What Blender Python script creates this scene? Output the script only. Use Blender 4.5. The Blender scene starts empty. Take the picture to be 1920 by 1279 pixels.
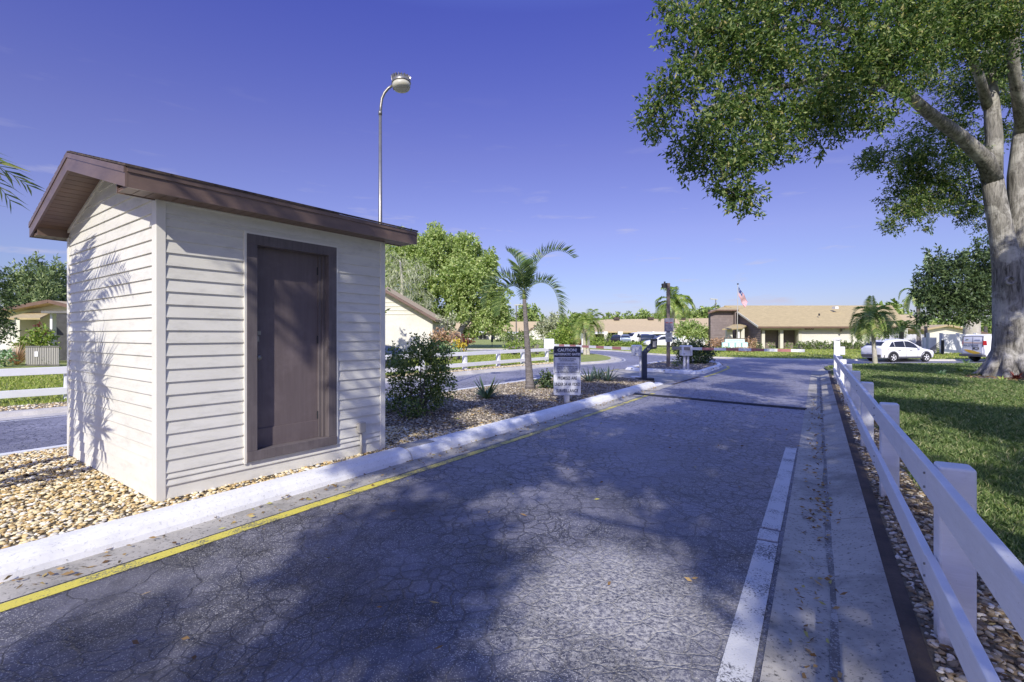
import bpy, math, random
import numpy as np
from mathutils import Vector, Matrix
random.seed(7)
RNG = np.random.default_rng(11)
scn = bpy.context.scene
COL = scn.collection
F, H, HZ = 915.0, 1.6, 628.0      # focal length in px (1920 wide), eye height, horizon row

def G(px, py, z=0.0):
    d = F*(H-z)/(py-HZ)
    return ((px-960)/F*d, d)
def PT(px, py, d):
    return Vector(((px-960)/F*d, d, H-(py-HZ)/F*d))

# ------------------------------------------------------------------ materials
def new_mat(name):
    m = bpy.data.materials.new(name); m.use_nodes = True
    nt = m.node_tree
    for n in list(nt.nodes): nt.nodes.remove(n)
    out = nt.nodes.new('ShaderNodeOutputMaterial')
    b = nt.nodes.new('ShaderNodeBsdfPrincipled')
    nt.links.new(b.outputs[0], out.inputs[0])
    return m, nt, b, out
def N(nt, typ, **kw):
    n = nt.nodes.new(typ)
    for k, v in kw.items():
        if k in n.inputs.keys(): n.inputs[k].default_value = v
        else: setattr(n, k, v)
    return n
def L(nt, a, b): nt.links.new(a, b)
def ramp(nt, fac, stops):
    r = nt.nodes.new('ShaderNodeValToRGB')
    e = r.color_ramp.elements
    while len(e) < len(stops): e.new(0.5)
    for i, (p, c) in enumerate(stops):
        e[i].position = p
        e[i].color = (c[0], c[1], c[2], 1) if isinstance(c, (tuple, list)) else (c, c, c, 1)
    L(nt, fac, r.inputs[0]); return r.outputs[0]
def coords(nt, scale=(1, 1, 1), kind='Object'):
    t = nt.nodes.new('ShaderNodeTexCoord'); mp = nt.nodes.new('ShaderNodeMapping')
    mp.inputs['Scale'].default_value = scale
    L(nt, t.outputs[kind], mp.inputs[0]); return mp.outputs[0]
def noise(nt, vec, scale, detail=4, rough=.55, dist=0):
    n = N(nt, 'ShaderNodeTexNoise', Scale=scale, Detail=detail, Roughness=rough, Distortion=dist)
    if vec is not None: L(nt, vec, n.inputs['Vector'])
    return n.outputs['Fac']
def mix(nt, fac, a, b, mode='MIX'):
    m = nt.nodes.new('ShaderNodeMix'); m.data_type = 'RGBA'; m.blend_type = mode
    for s, v in ((m.inputs[0], fac), (m.inputs[6], a), (m.inputs[7], b)):
        if isinstance(v, (int, float)): s.default_value = v
        elif isinstance(v, tuple): s.default_value = (*v[:3], 1)
        else: L(nt, v, s)
    return m.outputs[2]
def mth(nt, op, a, b=None, clamp=False):
    m = nt.nodes.new('ShaderNodeMath'); m.operation = op; m.use_clamp = clamp
    for i, v in enumerate((a, b)):
        if v is None: continue
        if isinstance(v, (int, float)): m.inputs[i].default_value = v
        else: L(nt, v, m.inputs[i])
    return m.outputs[0]
def bump(nt, b, h, strength=.3, dist=.01):
    bp = N(nt, 'ShaderNodeBump', Strength=strength, Distance=dist)
    L(nt, h, bp.inputs['Height']); L(nt, bp.outputs[0], b.inputs['Normal']); return bp
def plain(name, c1, c2=None, scale=3, rough=.6, bstr=.1, bscale=60, metal=0, stretch=(1, 1, 1), spec=.4, dirt=0):
    m, nt, b, o = new_mat(name)
    c2 = c2 or tuple(x*.8 for x in c1)
    v = coords(nt, stretch)
    col = mix(nt, ramp(nt, noise(nt, v, scale, 6, .6), [(.3, 0.), (.7, 1.)]), c1, c2)
    if dirt:
        col = mix(nt, mth(nt, 'MULTIPLY', ramp(nt, noise(nt, v, scale*2.7, 7, .7), [(.5, 0.), (.75, 1.)]), dirt), col, (.09, .085, .07))
    L(nt, col, b.inputs['Base Color'])
    b.inputs['Roughness'].default_value = rough; b.inputs['Metallic'].default_value = metal
    b.inputs['Specular IOR Level'].default_value = spec
    if bstr: bump(nt, b, noise(nt, v, bscale, 4, .6), bstr, .01)
    return m
def isl(name, stops, rough=.6, transl=0., spec=.3, nscale=0, trcol=None):
    """colour that varies per island of the mesh (one leaf, one pebble, one blade)"""
    m, nt, b, out = new_mat(name)
    g = nt.nodes.new('ShaderNodeNewGeometry')
    col = ramp(nt, g.outputs['Random Per Island'], stops)
    if nscale:
        col = mix(nt, ramp(nt, noise(nt, coords(nt), nscale, 3), [(.35, .0), (.65, .55)]), col, tuple(x*.5 for x in stops[0][1]))
    L(nt, col, b.inputs['Base Color'])
    b.inputs['Roughness'].default_value = rough; b.inputs['Specular IOR Level'].default_value = spec
    if transl:
        tr = nt.nodes.new('ShaderNodeBsdfTranslucent')
        L(nt, mix(nt, 1.0, col, trcol or (1.5, 1.6, .7), 'MULTIPLY'), tr.inputs[0])
        ms = nt.nodes.new('ShaderNodeMixShader'); ms.inputs[0].default_value = transl
        L(nt, b.outputs[0], ms.inputs[1]); L(nt, tr.outputs[0], ms.inputs[2]); L(nt, ms.outputs[0], out.inputs[0])
    return m
def emis_free(c, rough=.3, metal=0): return plain('paint', c, tuple(x*.9 for x in c), 2, rough, 0, metal=metal)

M = {}
def asphalt(name, near, far, crackamt):
    m, nt, b, o = new_mat(name)
    v = coords(nt)
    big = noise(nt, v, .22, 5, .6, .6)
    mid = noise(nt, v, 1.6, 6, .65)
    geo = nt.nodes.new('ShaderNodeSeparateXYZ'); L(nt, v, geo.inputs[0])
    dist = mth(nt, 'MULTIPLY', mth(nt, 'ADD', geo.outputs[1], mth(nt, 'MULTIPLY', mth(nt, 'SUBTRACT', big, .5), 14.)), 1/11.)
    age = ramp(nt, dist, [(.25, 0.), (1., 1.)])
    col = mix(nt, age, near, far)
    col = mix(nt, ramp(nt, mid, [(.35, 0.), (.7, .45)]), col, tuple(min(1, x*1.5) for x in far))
    # aggregate specks
    vo = N(nt, 'ShaderNodeTexVoronoi', Scale=150.0); L(nt, v, vo.inputs['Vector'])
    sp = nt.nodes.new('ShaderNodeSeparateXYZ'); L(nt, vo.outputs['Color'], sp.inputs[0])
    speck = mth(nt, 'MULTIPLY', ramp(nt, sp.outputs[0], [(.70, 0.), (.78, 1.)]), ramp(nt, vo.outputs['Distance'], [(.30, 1.), (.55, 0.)]))
    wear = ramp(nt, noise(nt, v, .7, 5, .65), [(.38, .25), (.58, 1.)])
    col = mix(nt, mth(nt, 'MULTIPLY', speck, wear), col, (.62, .60, .55))
    # partly worn sealer, partly a sunlit pool painted into the lane colour
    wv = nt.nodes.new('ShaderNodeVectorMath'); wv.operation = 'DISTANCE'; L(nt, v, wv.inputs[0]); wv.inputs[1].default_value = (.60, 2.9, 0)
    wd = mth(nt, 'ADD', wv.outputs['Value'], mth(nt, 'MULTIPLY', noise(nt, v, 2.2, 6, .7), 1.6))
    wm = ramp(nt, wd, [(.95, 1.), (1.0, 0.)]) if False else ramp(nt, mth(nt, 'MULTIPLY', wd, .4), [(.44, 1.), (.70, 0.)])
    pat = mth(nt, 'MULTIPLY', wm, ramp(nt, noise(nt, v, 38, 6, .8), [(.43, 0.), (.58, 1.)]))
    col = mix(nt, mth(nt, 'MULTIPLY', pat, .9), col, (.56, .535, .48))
    # cracks at two sizes, bent by noise
    def cracks(scale, w, seed):
        nz = N(nt, 'ShaderNodeTexNoise', Scale=scale*.9, Detail=5., Roughness=.6); L(nt, v, nz.inputs['Vector'])
        off = nt.nodes.new('ShaderNodeVectorMath'); off.operation = 'MULTIPLY_ADD'
        off.inputs[1].default_value = (.55/scale*1.6,)*3
        L(nt, nz.outputs['Color'], off.inputs[0]); L(nt, v, off.inputs[2])
        vr = N(nt, 'ShaderNodeTexVoronoi', Scale=scale, feature='DISTANCE_TO_EDGE'); L(nt, off.outputs[0], vr.inputs['Vector'])
        return ramp(nt, vr.outputs['Distance'], [(0., 1.), (w, 0.)])
    mask = ramp(nt, noise(nt, v, .45, 4, .6), [(.36, .15), (.52, 1.)])
    mask2 = ramp(nt, noise(nt, v, 1.1, 4, .6), [(.45, 0.), (.6, 1.)])
    c1 = mth(nt, 'MULTIPLY', cracks(7.5, .075, 1), mask)
    c2 = mth(nt, 'MULTIPLY', mth(nt, 'MULTIPLY', cracks(2.6, .024, 2), .95), ramp(nt, noise(nt, v, .3, 2), [(.35, .3), (.5, 1.)]))
    c3 = mth(nt, 'MULTIPLY', cracks(17., .08, 3), mth(nt, 'MULTIPLY', mask, mask2))
    cr = mth(nt, 'MAXIMUM', mth(nt, 'MAXIMUM', c1, c2), mth(nt, 'MULTIPLY', c3, .7))
    cr = mth(nt, 'MULTIPLY', cr, crackamt)
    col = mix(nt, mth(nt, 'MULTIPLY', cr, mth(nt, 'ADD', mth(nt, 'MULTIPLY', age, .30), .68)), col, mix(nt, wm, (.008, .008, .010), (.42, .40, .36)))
    L(nt, col, b.inputs['Base Color'])
    L(nt, ramp(nt, mid, [(.3, .40), (.7, .58)]), b.inputs['Roughness'])
    b.inputs['Specular IOR Level'].default_value = .55
    hgt = mth(nt, 'SUBTRACT', mth(nt, 'MULTIPLY', noise(nt, v, 75, 4, .7), .5), mth(nt, 'MULTIPLY', cr, 1.2))
    bump(nt, b, hgt, .8, .006)
    return m
def concrete(name, c1, c2, dark=.5, sc=2.0, rough=.75):
    m, nt, b, o = new_mat(name)
    v = coords(nt)
    col = mix(nt, ramp(nt, noise(nt, v, sc, 7, .65), [(.3, 0.), (.7, 1.)]), c1, c2)
    sp = ramp(nt, noise(nt, v, 42, 5, .7), [(.56, 0.), (.66, 1.)])
    col = mix(nt, mth(nt, 'MULTIPLY', sp, dark), col, (.05, .048, .045))
    st = ramp(nt, noise(nt, v, .9, 6, .7), [(.5, 0.), (.7, 1.)])
    col = mix(nt, mth(nt, 'MULTIPLY', st, dark), col, (.12, .115, .10))
    L(nt, col, b.inputs['Base Color']); b.inputs['Roughness'].default_value = rough
    bump(nt, b, noise(nt, v, 90, 5, .7), .5, .004)
    return m
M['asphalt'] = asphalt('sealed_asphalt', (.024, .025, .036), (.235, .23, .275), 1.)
M['gutter'] = concrete('gutter_concrete', (.50, .47, .41), (.31, .29, .255), .95)
M['kerbpaint'] = concrete('painted_kerb', (.86, .86, .85), (.76, .75, .73), .26, 5.)
M['kerbplain'] = concrete('pale_concrete', (.62, .58, .50), (.46, .43, .37), .35)
M['edging'] = plain('damp_edging', (.045, .036, .03), (.11, .08, .06), 4, .9, .6, 50)
def marking(name, col, under, cov):
    m, nt, b, o = new_mat(name); v = coords(nt)
    w = mth(nt, 'ADD', mth(nt, 'MULTIPLY', noise(nt, v, 70, 5, .75), .6), mth(nt, 'MULTIPLY', noise(nt, v, 3.5, 4, .6), .4))
    L(nt, mix(nt, ramp(nt, w, [(cov, 0.), (cov+.05, 1.)]), col, under), b.inputs['Base Color'])
    b.inputs['Roughness'].default_value = .65
    bump(nt, b, noise(nt, v, 80, 4, .7), .6, .005); return m
M['yellow'] = marking('yellow_line_paint', (.66, .57, .09), (.13, .13, .11), .515)
M['yellow_worn'] = marking('worn_yellow_paint', (.58, .51, .12), (.14, .14, .13), .49)
M['white_line'] = marking('white_line_paint', (.56, .56, .56), (.08, .08, .09), .53)
def grassmat(name, a, c, d):
    m, nt, b, o = new_mat(name); v = coords(nt)
    col = mix(nt, ramp(nt, noise(nt, v, .35, 6, .65), [(.35, 0.), (.65, 1.)]), a, c)
    col = mix(nt, ramp(nt, noise(nt, v, 9, 6, .8), [(.40, 0.), (.62, 1.)]), col, d)
    col = mix(nt, ramp(nt, noise(nt, v, 45, 4, .8), [(.40, 0.), (.70, .6)]), col, tuple(x*.35 for x in a))
    L(nt, col, b.inputs['Base Color']); b.inputs['Roughness'].default_value = .9
    b.inputs['Specular IOR Level'].default_value = .1
    bump(nt, b, noise(nt, v, 25, 5, .8), 1., .05); return m
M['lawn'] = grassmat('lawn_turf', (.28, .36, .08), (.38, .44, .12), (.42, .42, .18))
M['lawn_shade'] = grassmat('shaded_soil_and_turf', (.12, .18, .05), (.17, .22, .07), (.20, .19, .10))  # darker copy of the lawn turf, shade painted into its colour
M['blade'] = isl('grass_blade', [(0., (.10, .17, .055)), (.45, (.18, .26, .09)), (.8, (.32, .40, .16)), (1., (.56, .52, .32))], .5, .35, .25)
M['blade_lit'] = isl('grass_blade_sunny', [(0., (.22, .30, .06)), (.6, (.38, .45, .11)), (1., (.52, .50, .20))], .6, .3, .2)  # lighter copy of the grass blade, sunlight painted into its colour
M['pebble'] = isl('river_pebble', [(0., (.22, .16, .09)), (.10, (.46, .31, .13)), (.3, (.66, .49, .22)), (.5, (.72, .60, .34)), (.75, (.80, .71, .50)), (.92, (.86, .82, .72)), (1., (.42, .38, .32))], .55, 0, .4, 0)
M['pebble_brown'] = isl('brown_pebble', [(0., (.07, .05, .035)), (.2, (.20, .14, .08)), (.5, (.36, .27, .15)), (.8, (.48, .42, .32)), (1., (.66, .62, .55))], .6, 0, .4)
M['pebble_dull'] = isl('weathered_pebble', [(0., (.10, .085, .07)), (.3, (.25, .21, .16)), (.6, (.40, .34, .26)), (.9, (.54, .47, .36)), (1., (.68, .62, .50))], .8)
M['bedsoil'] = plain('bed_soil', (.10, .08, .055), (.2, .165, .11), 30, .95, .8, 80)
M['bedmulch'] = plain('bed_mulch', (.10, .09, .08), (.24, .21, .18), 40, .95, .9, 60)
M['litter'] = isl('dry_leaf', [(0., (.10, .055, .025)), (.4, (.25, .16, .07)), (.8, (.40, .28, .12)), (1., (.35, .36, .12))], .8)
M['siding'] = plain('cream_vinyl_siding', (.775, .755, .685), (.70, .68, .61), 1.5, .42, .15, 120, stretch=(1, 1, 3), dirt=.22)
M['trim'] = plain('cream_corner_trim', (.80, .775, .70), (.74, .715, .645), 2, .4, .05, dirt=.05)
def woodmat(name, a, c, vert=True, rough=.6, sc=25, bs=.35):
    m, nt, b, o = new_mat(name)
    v = coords(nt, (1, 1, .06) if vert else (.06, .06, 1))
    g = noise(nt, v, sc, 6, .7, .4)
    col = mix(nt, ramp(nt, g, [(.3, 0.), (.7, 1.)]), a, c)
    col = mix(nt, ramp(nt, noise(nt, coords(nt), 3, 5, .7), [(.5, 0.), (.8, .5)]), col, tuple(x*1.6 for x in c))
    L(nt, col, b.inputs['Base Color']); b.inputs['Roughness'].default_value = rough
    bump(nt, b, g, bs, .004); return m
M['door'] = woodmat('brown_painted_door', (.125, .098, .10), (.155, .124, .125), bs=.12)
M['frame'] = woodmat('brown_frame_paint', (.095, .080, .084), (.15, .128, .13))
M['fascia'] = plain('brown_aluminium_fascia', (.24, .165, .13), (.15, .105, .09), 2.5, .35, .05, 40, metal=.2, stretch=(1, 1, 3))
M['soffit'] = plain('brown_soffit', (.19, .12, .085), (.14, .09, .065), 3, .45, 0)
def shingle(name, a, c, d, sc=1.):
    m, nt, b, o = new_mat(name)
    v = coords(nt)
    br = N(nt, 'ShaderNodeTexBrick', Scale=sc, offset=.5)
    br.inputs['Color1'].default_value = (*a, 1); br.inputs['Color2'].default_value = (*c, 1); br.inputs['Mortar'].default_value = (*d, 1)
    br.inputs['Mortar Size'].default_value = .012; br.inputs['Brick Width'].default_value = .32; br.inputs['Row Height'].default_value = .14
    L(nt, v, br.inputs['Vector'])
    col = mix(nt, ramp(nt, noise(nt, v, 2.2, 6, .8), [(.3, 0.), (.75, .8)]), br.outputs['Color'], c)
    col = mix(nt, ramp(nt, noise(nt, coords(nt, (1.2, 4, 4)), 1.5, 6, .85), [(.42, 0.), (.62, .75)]), col, d)
    L(nt, col, b.inputs['Base Color']); b.inputs['Roughness'].default_value = .9
    bump(nt, b, noise(nt, v, 60, 4, .7), .5, .01); return m
M['roof_tan'] = shingle('tan_roof_shingles', (.60, .48, .25), (.50, .40, .20), (.34, .27, .14))
M['roof_pink'] = shingle('faded_roof_shingles', (.60, .48, .28), (.54, .42, .24), (.42, .33, .19))
M['roof_brown'] = shingle('brown_roof_shingles', (.12, .085, .07), (.08, .06, .05), (.04, .03, .03))
M['stucco'] = plain('white_stucco', (.74, .72, .64), (.66, .64, .56), 1.2, .85, .5, 40, dirt=.12)
M['cream'] = plain('cream_stucco', (.68, .66, .54), (.60, .58, .47), 1.2, .85, .4, 40)
M['white'] = plain('white_paint', (.80, .80, .80), (.72, .72, .72), 2.5, .5, .3, 30, stretch=(1, 1, 1), dirt=.18)
def railmat():
    m, nt, b, o = new_mat('white_painted_timber'); v = coords(nt)
    g = noise(nt, coords(nt, (.15, .15, 1)), 26, 6, .7)
    col = mix(nt, ramp(nt, g, [(.35, 0.), (.7, 1.)]), (.80, .80, .81), (.72, .72, .72))
    sp = nt.nodes.new('ShaderNodeSeparateXYZ'); L(nt, v, sp.inputs[0])
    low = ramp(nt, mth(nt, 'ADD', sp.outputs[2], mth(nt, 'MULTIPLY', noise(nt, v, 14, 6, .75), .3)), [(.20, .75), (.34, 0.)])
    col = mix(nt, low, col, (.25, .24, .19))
    col = mix(nt, mth(nt, 'MULTIPLY', ramp(nt, noise(nt, v, 5, 8, .75), [(.56, 0.), (.72, 1.)]), .35), col, (.42, .43, .38))
    col = mix(nt, ramp(nt, noise(nt, v, 60, 3, .6), [(.70, 0.), (.74, .6)]), col, (.30, .27, .22))
    L(nt, col, b.inputs['Base Color']); b.inputs['Roughness'].default_value = .55; bump(nt, b, g, .8, .004); return m
M['whiterail'] = railmat()
M['whitebright'] = plain('bright_white_rail', (.88, .88, .87), (.83, .83, .82), 3, .5, 0)
M['whiteclean'] = plain('clean_white', (.80, .80, .80), (.76, .76, .76), 2, .45, 0)
M['steel'] = plain('galvanised_steel', (.34, .32, .28), (.24, .23, .21), 5, .4, .1, metal=.7)
M['darkmetal'] = plain('dark_metal', (.025, .028, .035), (.04, .042, .05), 5, .45, .1, metal=.3)
M['bluegrey'] = plain('blue_grey_metal', (.05, .065, .10), (.035, .045, .075), 4, .5, .1, metal=.2)
M['greyplastic'] = plain('grey_plastic', (.45, .43, .38), (.40, .38, .34), 4, .5, 0)
M['lampglass'] = plain('dusty_lamp_lens', (.50, .49, .42), (.58, .55, .40), 6, .35, .1)
M['rubber'] = plain('black_rubber', (.012, .012, .014), (.03, .03, .032), 12, .6, .4, 60)
M['glass'] = plain('dark_window_glass', (.018, .022, .028), (.03, .035, .042), 1.5, .08, 0, spec=.8)
M['screen'] = plain('dark_insect_screen', (.045, .045, .045), (.08, .08, .08), 3, .7, .3, 40)
M['woodgrey'] = woodmat('weathered_pole_wood', (.13, .10, .085), (.22, .18, .15))
M['lapwood'] = woodmat('grey_brown_lap_siding', (.17, .135, .125), (.24, .20, .185), False, .8, 6)
M['lapdark'] = woodmat('dark_recess_siding', (.10, .08, .08), (.14, .12, .115), False, .8, 6)
M['red'] = plain('faded_red_paint', (.46, .20, .18), (.40, .17, .16), 4, .45, 0)
M['black'] = plain('black_paint', (.012, .012, .014), (.02, .02, .022), 4, .4, 0)
M['signwhite'] = plain('white_sign_face', (.66, .67, .71), (.60, .61, .66), 1.2, .35, 0)
M['signnavy'] = plain('navy_sign_header', (.014, .018, .045), (.02, .024, .05), 3, .35, 0)
M['bark'] = None
def barkmat(name, a, c, d, sc=6., zs=.25):
    m, nt, b, o = new_mat(name)
    v = coords(nt, (1, 1, zs))
    g = noise(nt, v, sc, 8, .75, .8)
    patch = noise(nt, coords(nt), 1.1, 6, .7, .5)
    col = mix(nt, ramp(nt, g, [(.35, 0.), (.6, 1.)]), a, c)
    col = mix(nt, ramp(nt, patch, [(.48, 0.), (.60, .85)]), col, d)
    L(nt, col, b.inputs['Base Color']); b.inputs['Roughness'].default_value = .95
    b.inputs['Specular IOR Level'].default_value = .15
    bump(nt, b, g, 1., .06); return m
M['bark'] = barkmat('oak_bark', (.07, .065, .055), (.36, .34, .30), (.58, .56, .50), 11, .14)
M['bark_grey'] = barkmat('palm_bark', (.16, .14, .13), (.26, .235, .22), (.22, .20, .19), 5, 3.)
M['bark_white'] = barkmat('pale_palm_bark', (.46, .43, .36), (.62, .58, .50), (.50, .48, .36), 5, 3.)
M['oakleaf'] = isl('oak_leaf', [(0., (.026, .06, .02)), (.4, (.075, .135, .038)), (.70, (.17, .245, .075)), (.92, (.38, .44, .18)), (1., (.44, .36, .15))], .50, .38, .28)
M['brightleaf'] = isl('bright_leaf', [(0., (.18, .26, .08)), (.5, (.37, .47, .16)), (.9, (.54, .61, .26)), (1., (.62, .62, .34))], .5, .35, .4)
M['darkleaf'] = isl('dark_glossy_leaf', [(0., (.03, .055, .025)), (.6, (.075, .12, .045)), (1., (.17, .23, .09))], .5, .12, .3)
M['bushleaf'] = isl('shrub_leaf', [(0., (.06, .11, .035)), (.5, (.15, .23, .06)), (.85, (.29, .37, .10)), (1., (.46, .48, .15))], .4, .2, .4)
M['hedge_leaf'] = isl('hedge_leaf', [(0., (.12, .20, .03)), (.6, (.24, .34, .06)), (1., (.40, .46, .12))], .55, .2, .3)
M['hedge_dull'] = isl('dull_hedge_leaf', [(0., (.08, .13, .04)), (.6, (.17, .24, .07)), (1., (.30, .35, .12))], .55, .2, .3)
M['redleaf'] = isl('red_leaf', [(0., (.08, .02, .02)), (.6, (.20, .05, .05)), (1., (.35, .12, .08))], .5, .2, .3)
M['pinkleaf'] = isl('bronze_pink_leaf', [(0., (.26, .16, .10)), (.5, (.52, .34, .22)), (1., (.62, .46, .30))], .6, .2, .3)
M['yellowleaf'] = isl('yellow_leaf', [(0., (.35, .25, .02)), (.6, (.65, .48, .05)), (1., (.60, .62, .18))], .5, .25, .3)
M['variegated'] = isl('variegated_leaf', [(0., (.10, .22, .08)), (.5, (.25, .40, .20)), (1., (.55, .62, .42))], .5, .2, .3)
M['mossleaf'] = isl('hanging_moss', [(0., (.26, .29, .18)), (.6, (.46, .49, .33)), (1., (.62, .62, .48))], .9, .2, .1)
M['strapleaf'] = isl('strap_leaf', [(0., (.05, .09, .05)), (.5, (.10, .16, .07)), (.9, (.20, .26, .12)), (1., (.35, .30, .15))], .45, .15, .4)
M['palmleaf'] = isl('palm_leaflet', [(0., (.07, .13, .045)), (.5, (.15, .23, .075)), (.9, (.28, .36, .13)), (1., (.40, .38, .18))], .4, .25, .4)
M['palmlit'] = isl('sunny_palm_leaflet', [(0., (.12, .20, .05)), (.5, (.26, .36, .09)), (.9, (.42, .48, .15)), (1., (.50, .44, .20))], .45, .3, .4)  # lighter copy of the palm leaflet with sunlight put into the colour
M['rachis'] = plain('green_frond_stem', (.16, .22, .05), (.24, .28, .08), 6, .5, 0)
M['pineleaf'] = isl('distant_foliage', [(0., (.16, .24, .07)), (.6, (.28, .38, .11)), (1., (.42, .48, .18))], .8, .1, .1)
M['conifer'] = isl('conifer_foliage', [(0., (.10, .16, .07)), (.6, (.24, .31, .14)), (1., (.38, .44, .22))], .8, .1, .1)

# ------------------------------------------------------------------ mesh builder
class MB:
    def __init__(s): s.v = []; s.f = []; s.mi = []; s.cur = 0; s.pieces = []
    def add(s, vs, fs):
        vs = [tuple(p) for p in vs]; fs = list(fs); s.pieces.append((vs, fs)); o = len(s.v); s.v += vs
        for f in fs: s.f.append(tuple(i+o for i in f)); s.mi.append(s.cur)
    def box(s, x0, x1, y0, y1, z0, z1):
        s.hexa([(x0, y0, z0), (x1, y0, z0), (x1, y1, z0), (x0, y1, z0), (x0, y0, z1), (x1, y0, z1), (x1, y1, z1), (x0, y1, z1)]); return s
    def hexa(s, p):
        s.add(p, [(0, 3, 2, 1), (4, 5, 6, 7), (0, 1, 5, 4), (1, 2, 6, 5), (2, 3, 7, 6), (3, 0, 4, 7)]); return s
    def beam(s, a, b, w, h, up=(0, 0, 1)):
        a = Vector(a); b = Vector(b); d = (b-a).normalized(); u = Vector(up)
        sd = d.cross(u); sd = sd.normalized() if sd.length > 1e-6 else Vector((1, 0, 0)); u = sd.cross(d).normalized()
        sd *= w/2; u *= h/2
        s.hexa([a-sd-u, a+sd-u, b+sd-u, b-sd-u, a-sd+u, a+sd+u, b+sd+u, b-sd+u]); return s
    def prism(s, poly, z0, z1):
        n = len(poly)
        s.add([(p[0], p[1], z0) for p in poly]+[(p[0], p[1], z1) for p in poly],
              [tuple(range(n-1, -1, -1)), tuple(range(n, 2*n))]+[(i, (i+1) % n, (i+1) % n+n, i+n) for i in range(n)]); return s
    def sheet(s, poly, z):
        s.add([(p[0], p[1], z) for p in poly], [tuple(range(len(poly)))]); return s
    def face(s, *pts): s.add(pts, [tuple(range(len(pts)))]); return s
    def slab(s, pts, th):
        """polygon in space given a thickness straight down"""
        n = len(pts); pts = [Vector(p) for p in pts]
        s.add(list(pts)+[p-Vector((0, 0, th)) for p in pts], [tuple(range(n)), tuple(range(2*n-1, n-1, -1))]+[(i, i+n, (i+1) % n+n, (i+1) % n) for i in range(n)]); return s
    def tube(s, pts, rad, n=8, cap=True):
        pts = [Vector(p) for p in pts]
        if isinstance(rad, (int, float)): rad = [rad]*len(pts)
        vs = []; prev = None
        for i, p in enumerate(pts):
            d = (pts[min(i+1, len(pts)-1)]-pts[max(i-1, 0)]).normalized()
            if prev is None:
                a = Vector((1, 0, 0)) if abs(d.x) < .8 else Vector((0, 1, 0)); x = d.cross(a).normalized()
            else: x = (prev-d*prev.dot(d)).normalized()
            prev = x; y = d.cross(x)
            for k in range(n):
                t = 2*math.pi*k/n; vs.append(p+(x*math.cos(t)+y*math.sin(t))*rad[i])
        fs = [(i*n+k, i*n+(k+1) % n, (i+1)*n+(k+1) % n, (i+1)*n+k) for i in range(len(pts)-1) for k in range(n)]
        if cap: fs += [tuple(range(n-1, -1, -1)), tuple((len(pts)-1)*n+k for k in range(n))]
        s.add(vs, fs); return s
    def cyl(s, a, b, r0, r1=None, n=16): return s.tube([a, b], [r0, r0 if r1 is None else r1], n)
    def lathe(s, c, prof, n=20, axis=(0, 0, 1)):
        """prof = [(radius, height)] about the axis through c"""
        ax = Vector(axis).normalized(); a = Vector((1, 0, 0)) if abs(ax.x) < .8 else Vector((0, 1, 0)); x = ax.cross(a).normalized(); y = ax.cross(x)
        c = Vector(c); vs = [c+ax*h+(x*math.cos(2*math.pi*k/n)+y*math.sin(2*math.pi*k/n))*max(r, 1e-4) for r, h in prof for k in range(n)]
        m = len(prof)
        fs = [(i*n+k, i*n+(k+1) % n, (i+1)*n+(k+1) % n, (i+1)*n+k) for i in range(m-1) for k in range(n)]
        fs += [tuple(range(n-1, -1, -1)), tuple((m-1)*n+k for k in range(n))]
        s.add(vs, fs); return s
    def sweep(s, path, prof, closed=False):
        """prof (offset to the left, z) carried along a ground path"""
        P = [Vector((p[0], p[1], 0)) for p in path]; n = len(P); m = len(prof); vs = []
        for i in range(n):
            a = P[i-1] if (i or closed) else P[i]; b = P[(i+1) % n] if (i < n-1 or closed) else P[i]
            d1 = (P[i]-a).normalized() if (P[i]-a).length > 1e-6 else (b-P[i]).normalized()
            d2 = (b-P[i]).normalized() if (b-P[i]).length > 1e-6 else d1
            d = (d1+d2).normalized(); nrm = Vector((-d.y, d.x, 0)); k = 1/max(.4, d.dot(d2))
            vs += [P[i]+nrm*(o*k)+Vector((0, 0, z)) for o, z in prof]
        fs = [(i*m+j, i*m+(j+1) % m, ((i+1) % n)*m+(j+1) % m, ((i+1) % n)*m+j) for i in range(n if closed else n-1) for j in range(m)]
        if not closed: fs += [tuple(range(m)), tuple((n-1)*m+j for j in range(m-1, -1, -1))]
        s.add(vs, fs); return s
    def ribbon(s, path, o0, o1, z):
        P = [Vector((p[0], p[1], 0)) for p in path]; n = len(P); vs = []
        for i in range(n):
            d = (P[min(i+1, n-1)]-P[max(i-1, 0)]).normalized(); nr = Vector((-d.y, d.x, 0))
            vs += [P[i]+nr*o0+Vector((0, 0, z)), P[i]+nr*o1+Vector((0, 0, z))]
        s.add(vs, [(2*i, 2*i+2, 2*i+3, 2*i+1) for i in range(n-1)]); return s
    def build(s, name, mat, parent=None, smooth=False, bevel=0., seg=2, fix=True):
        me = bpy.data.meshes.new(name); me.from_pydata(s.v, [], s.f); me.validate()
        mats = mat if isinstance(mat, (list, tuple)) else [mat]
        for m in mats: me.materials.append(m)
        if len(mats) > 1 and len(me.polygons) == len(s.mi): me.polygons.foreach_set('material_index', s.mi)
        if fix:
            import bmesh
            bm = bmesh.new(); bm.from_mesh(me); bmesh.ops.recalc_face_normals(bm, faces=bm.faces); bm.to_mesh(me); bm.free()
        o = bpy.data.objects.new(name, me); COL.objects.link(o)
        if smooth:
            me.polygons.foreach_set('use_smooth', [True]*len(me.polygons))
        if parent is not None: attach(o, parent)
        if bevel:
            bv = o.modifiers.new('soft_edges', 'BEVEL'); bv.width = bevel; bv.segments = seg; bv.limit_method = 'ANGLE'; bv.angle_limit = math.radians(40)
        return o
def build_each(mb, name, mat, parent, **k):
    """one object for every separate piece collected in the builder"""
    out = []
    for vs, fs in mb.pieces:
        m = MB(); m.add(vs, fs); out.append(m.build(name, mat, parent, **k))
    return out
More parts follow.
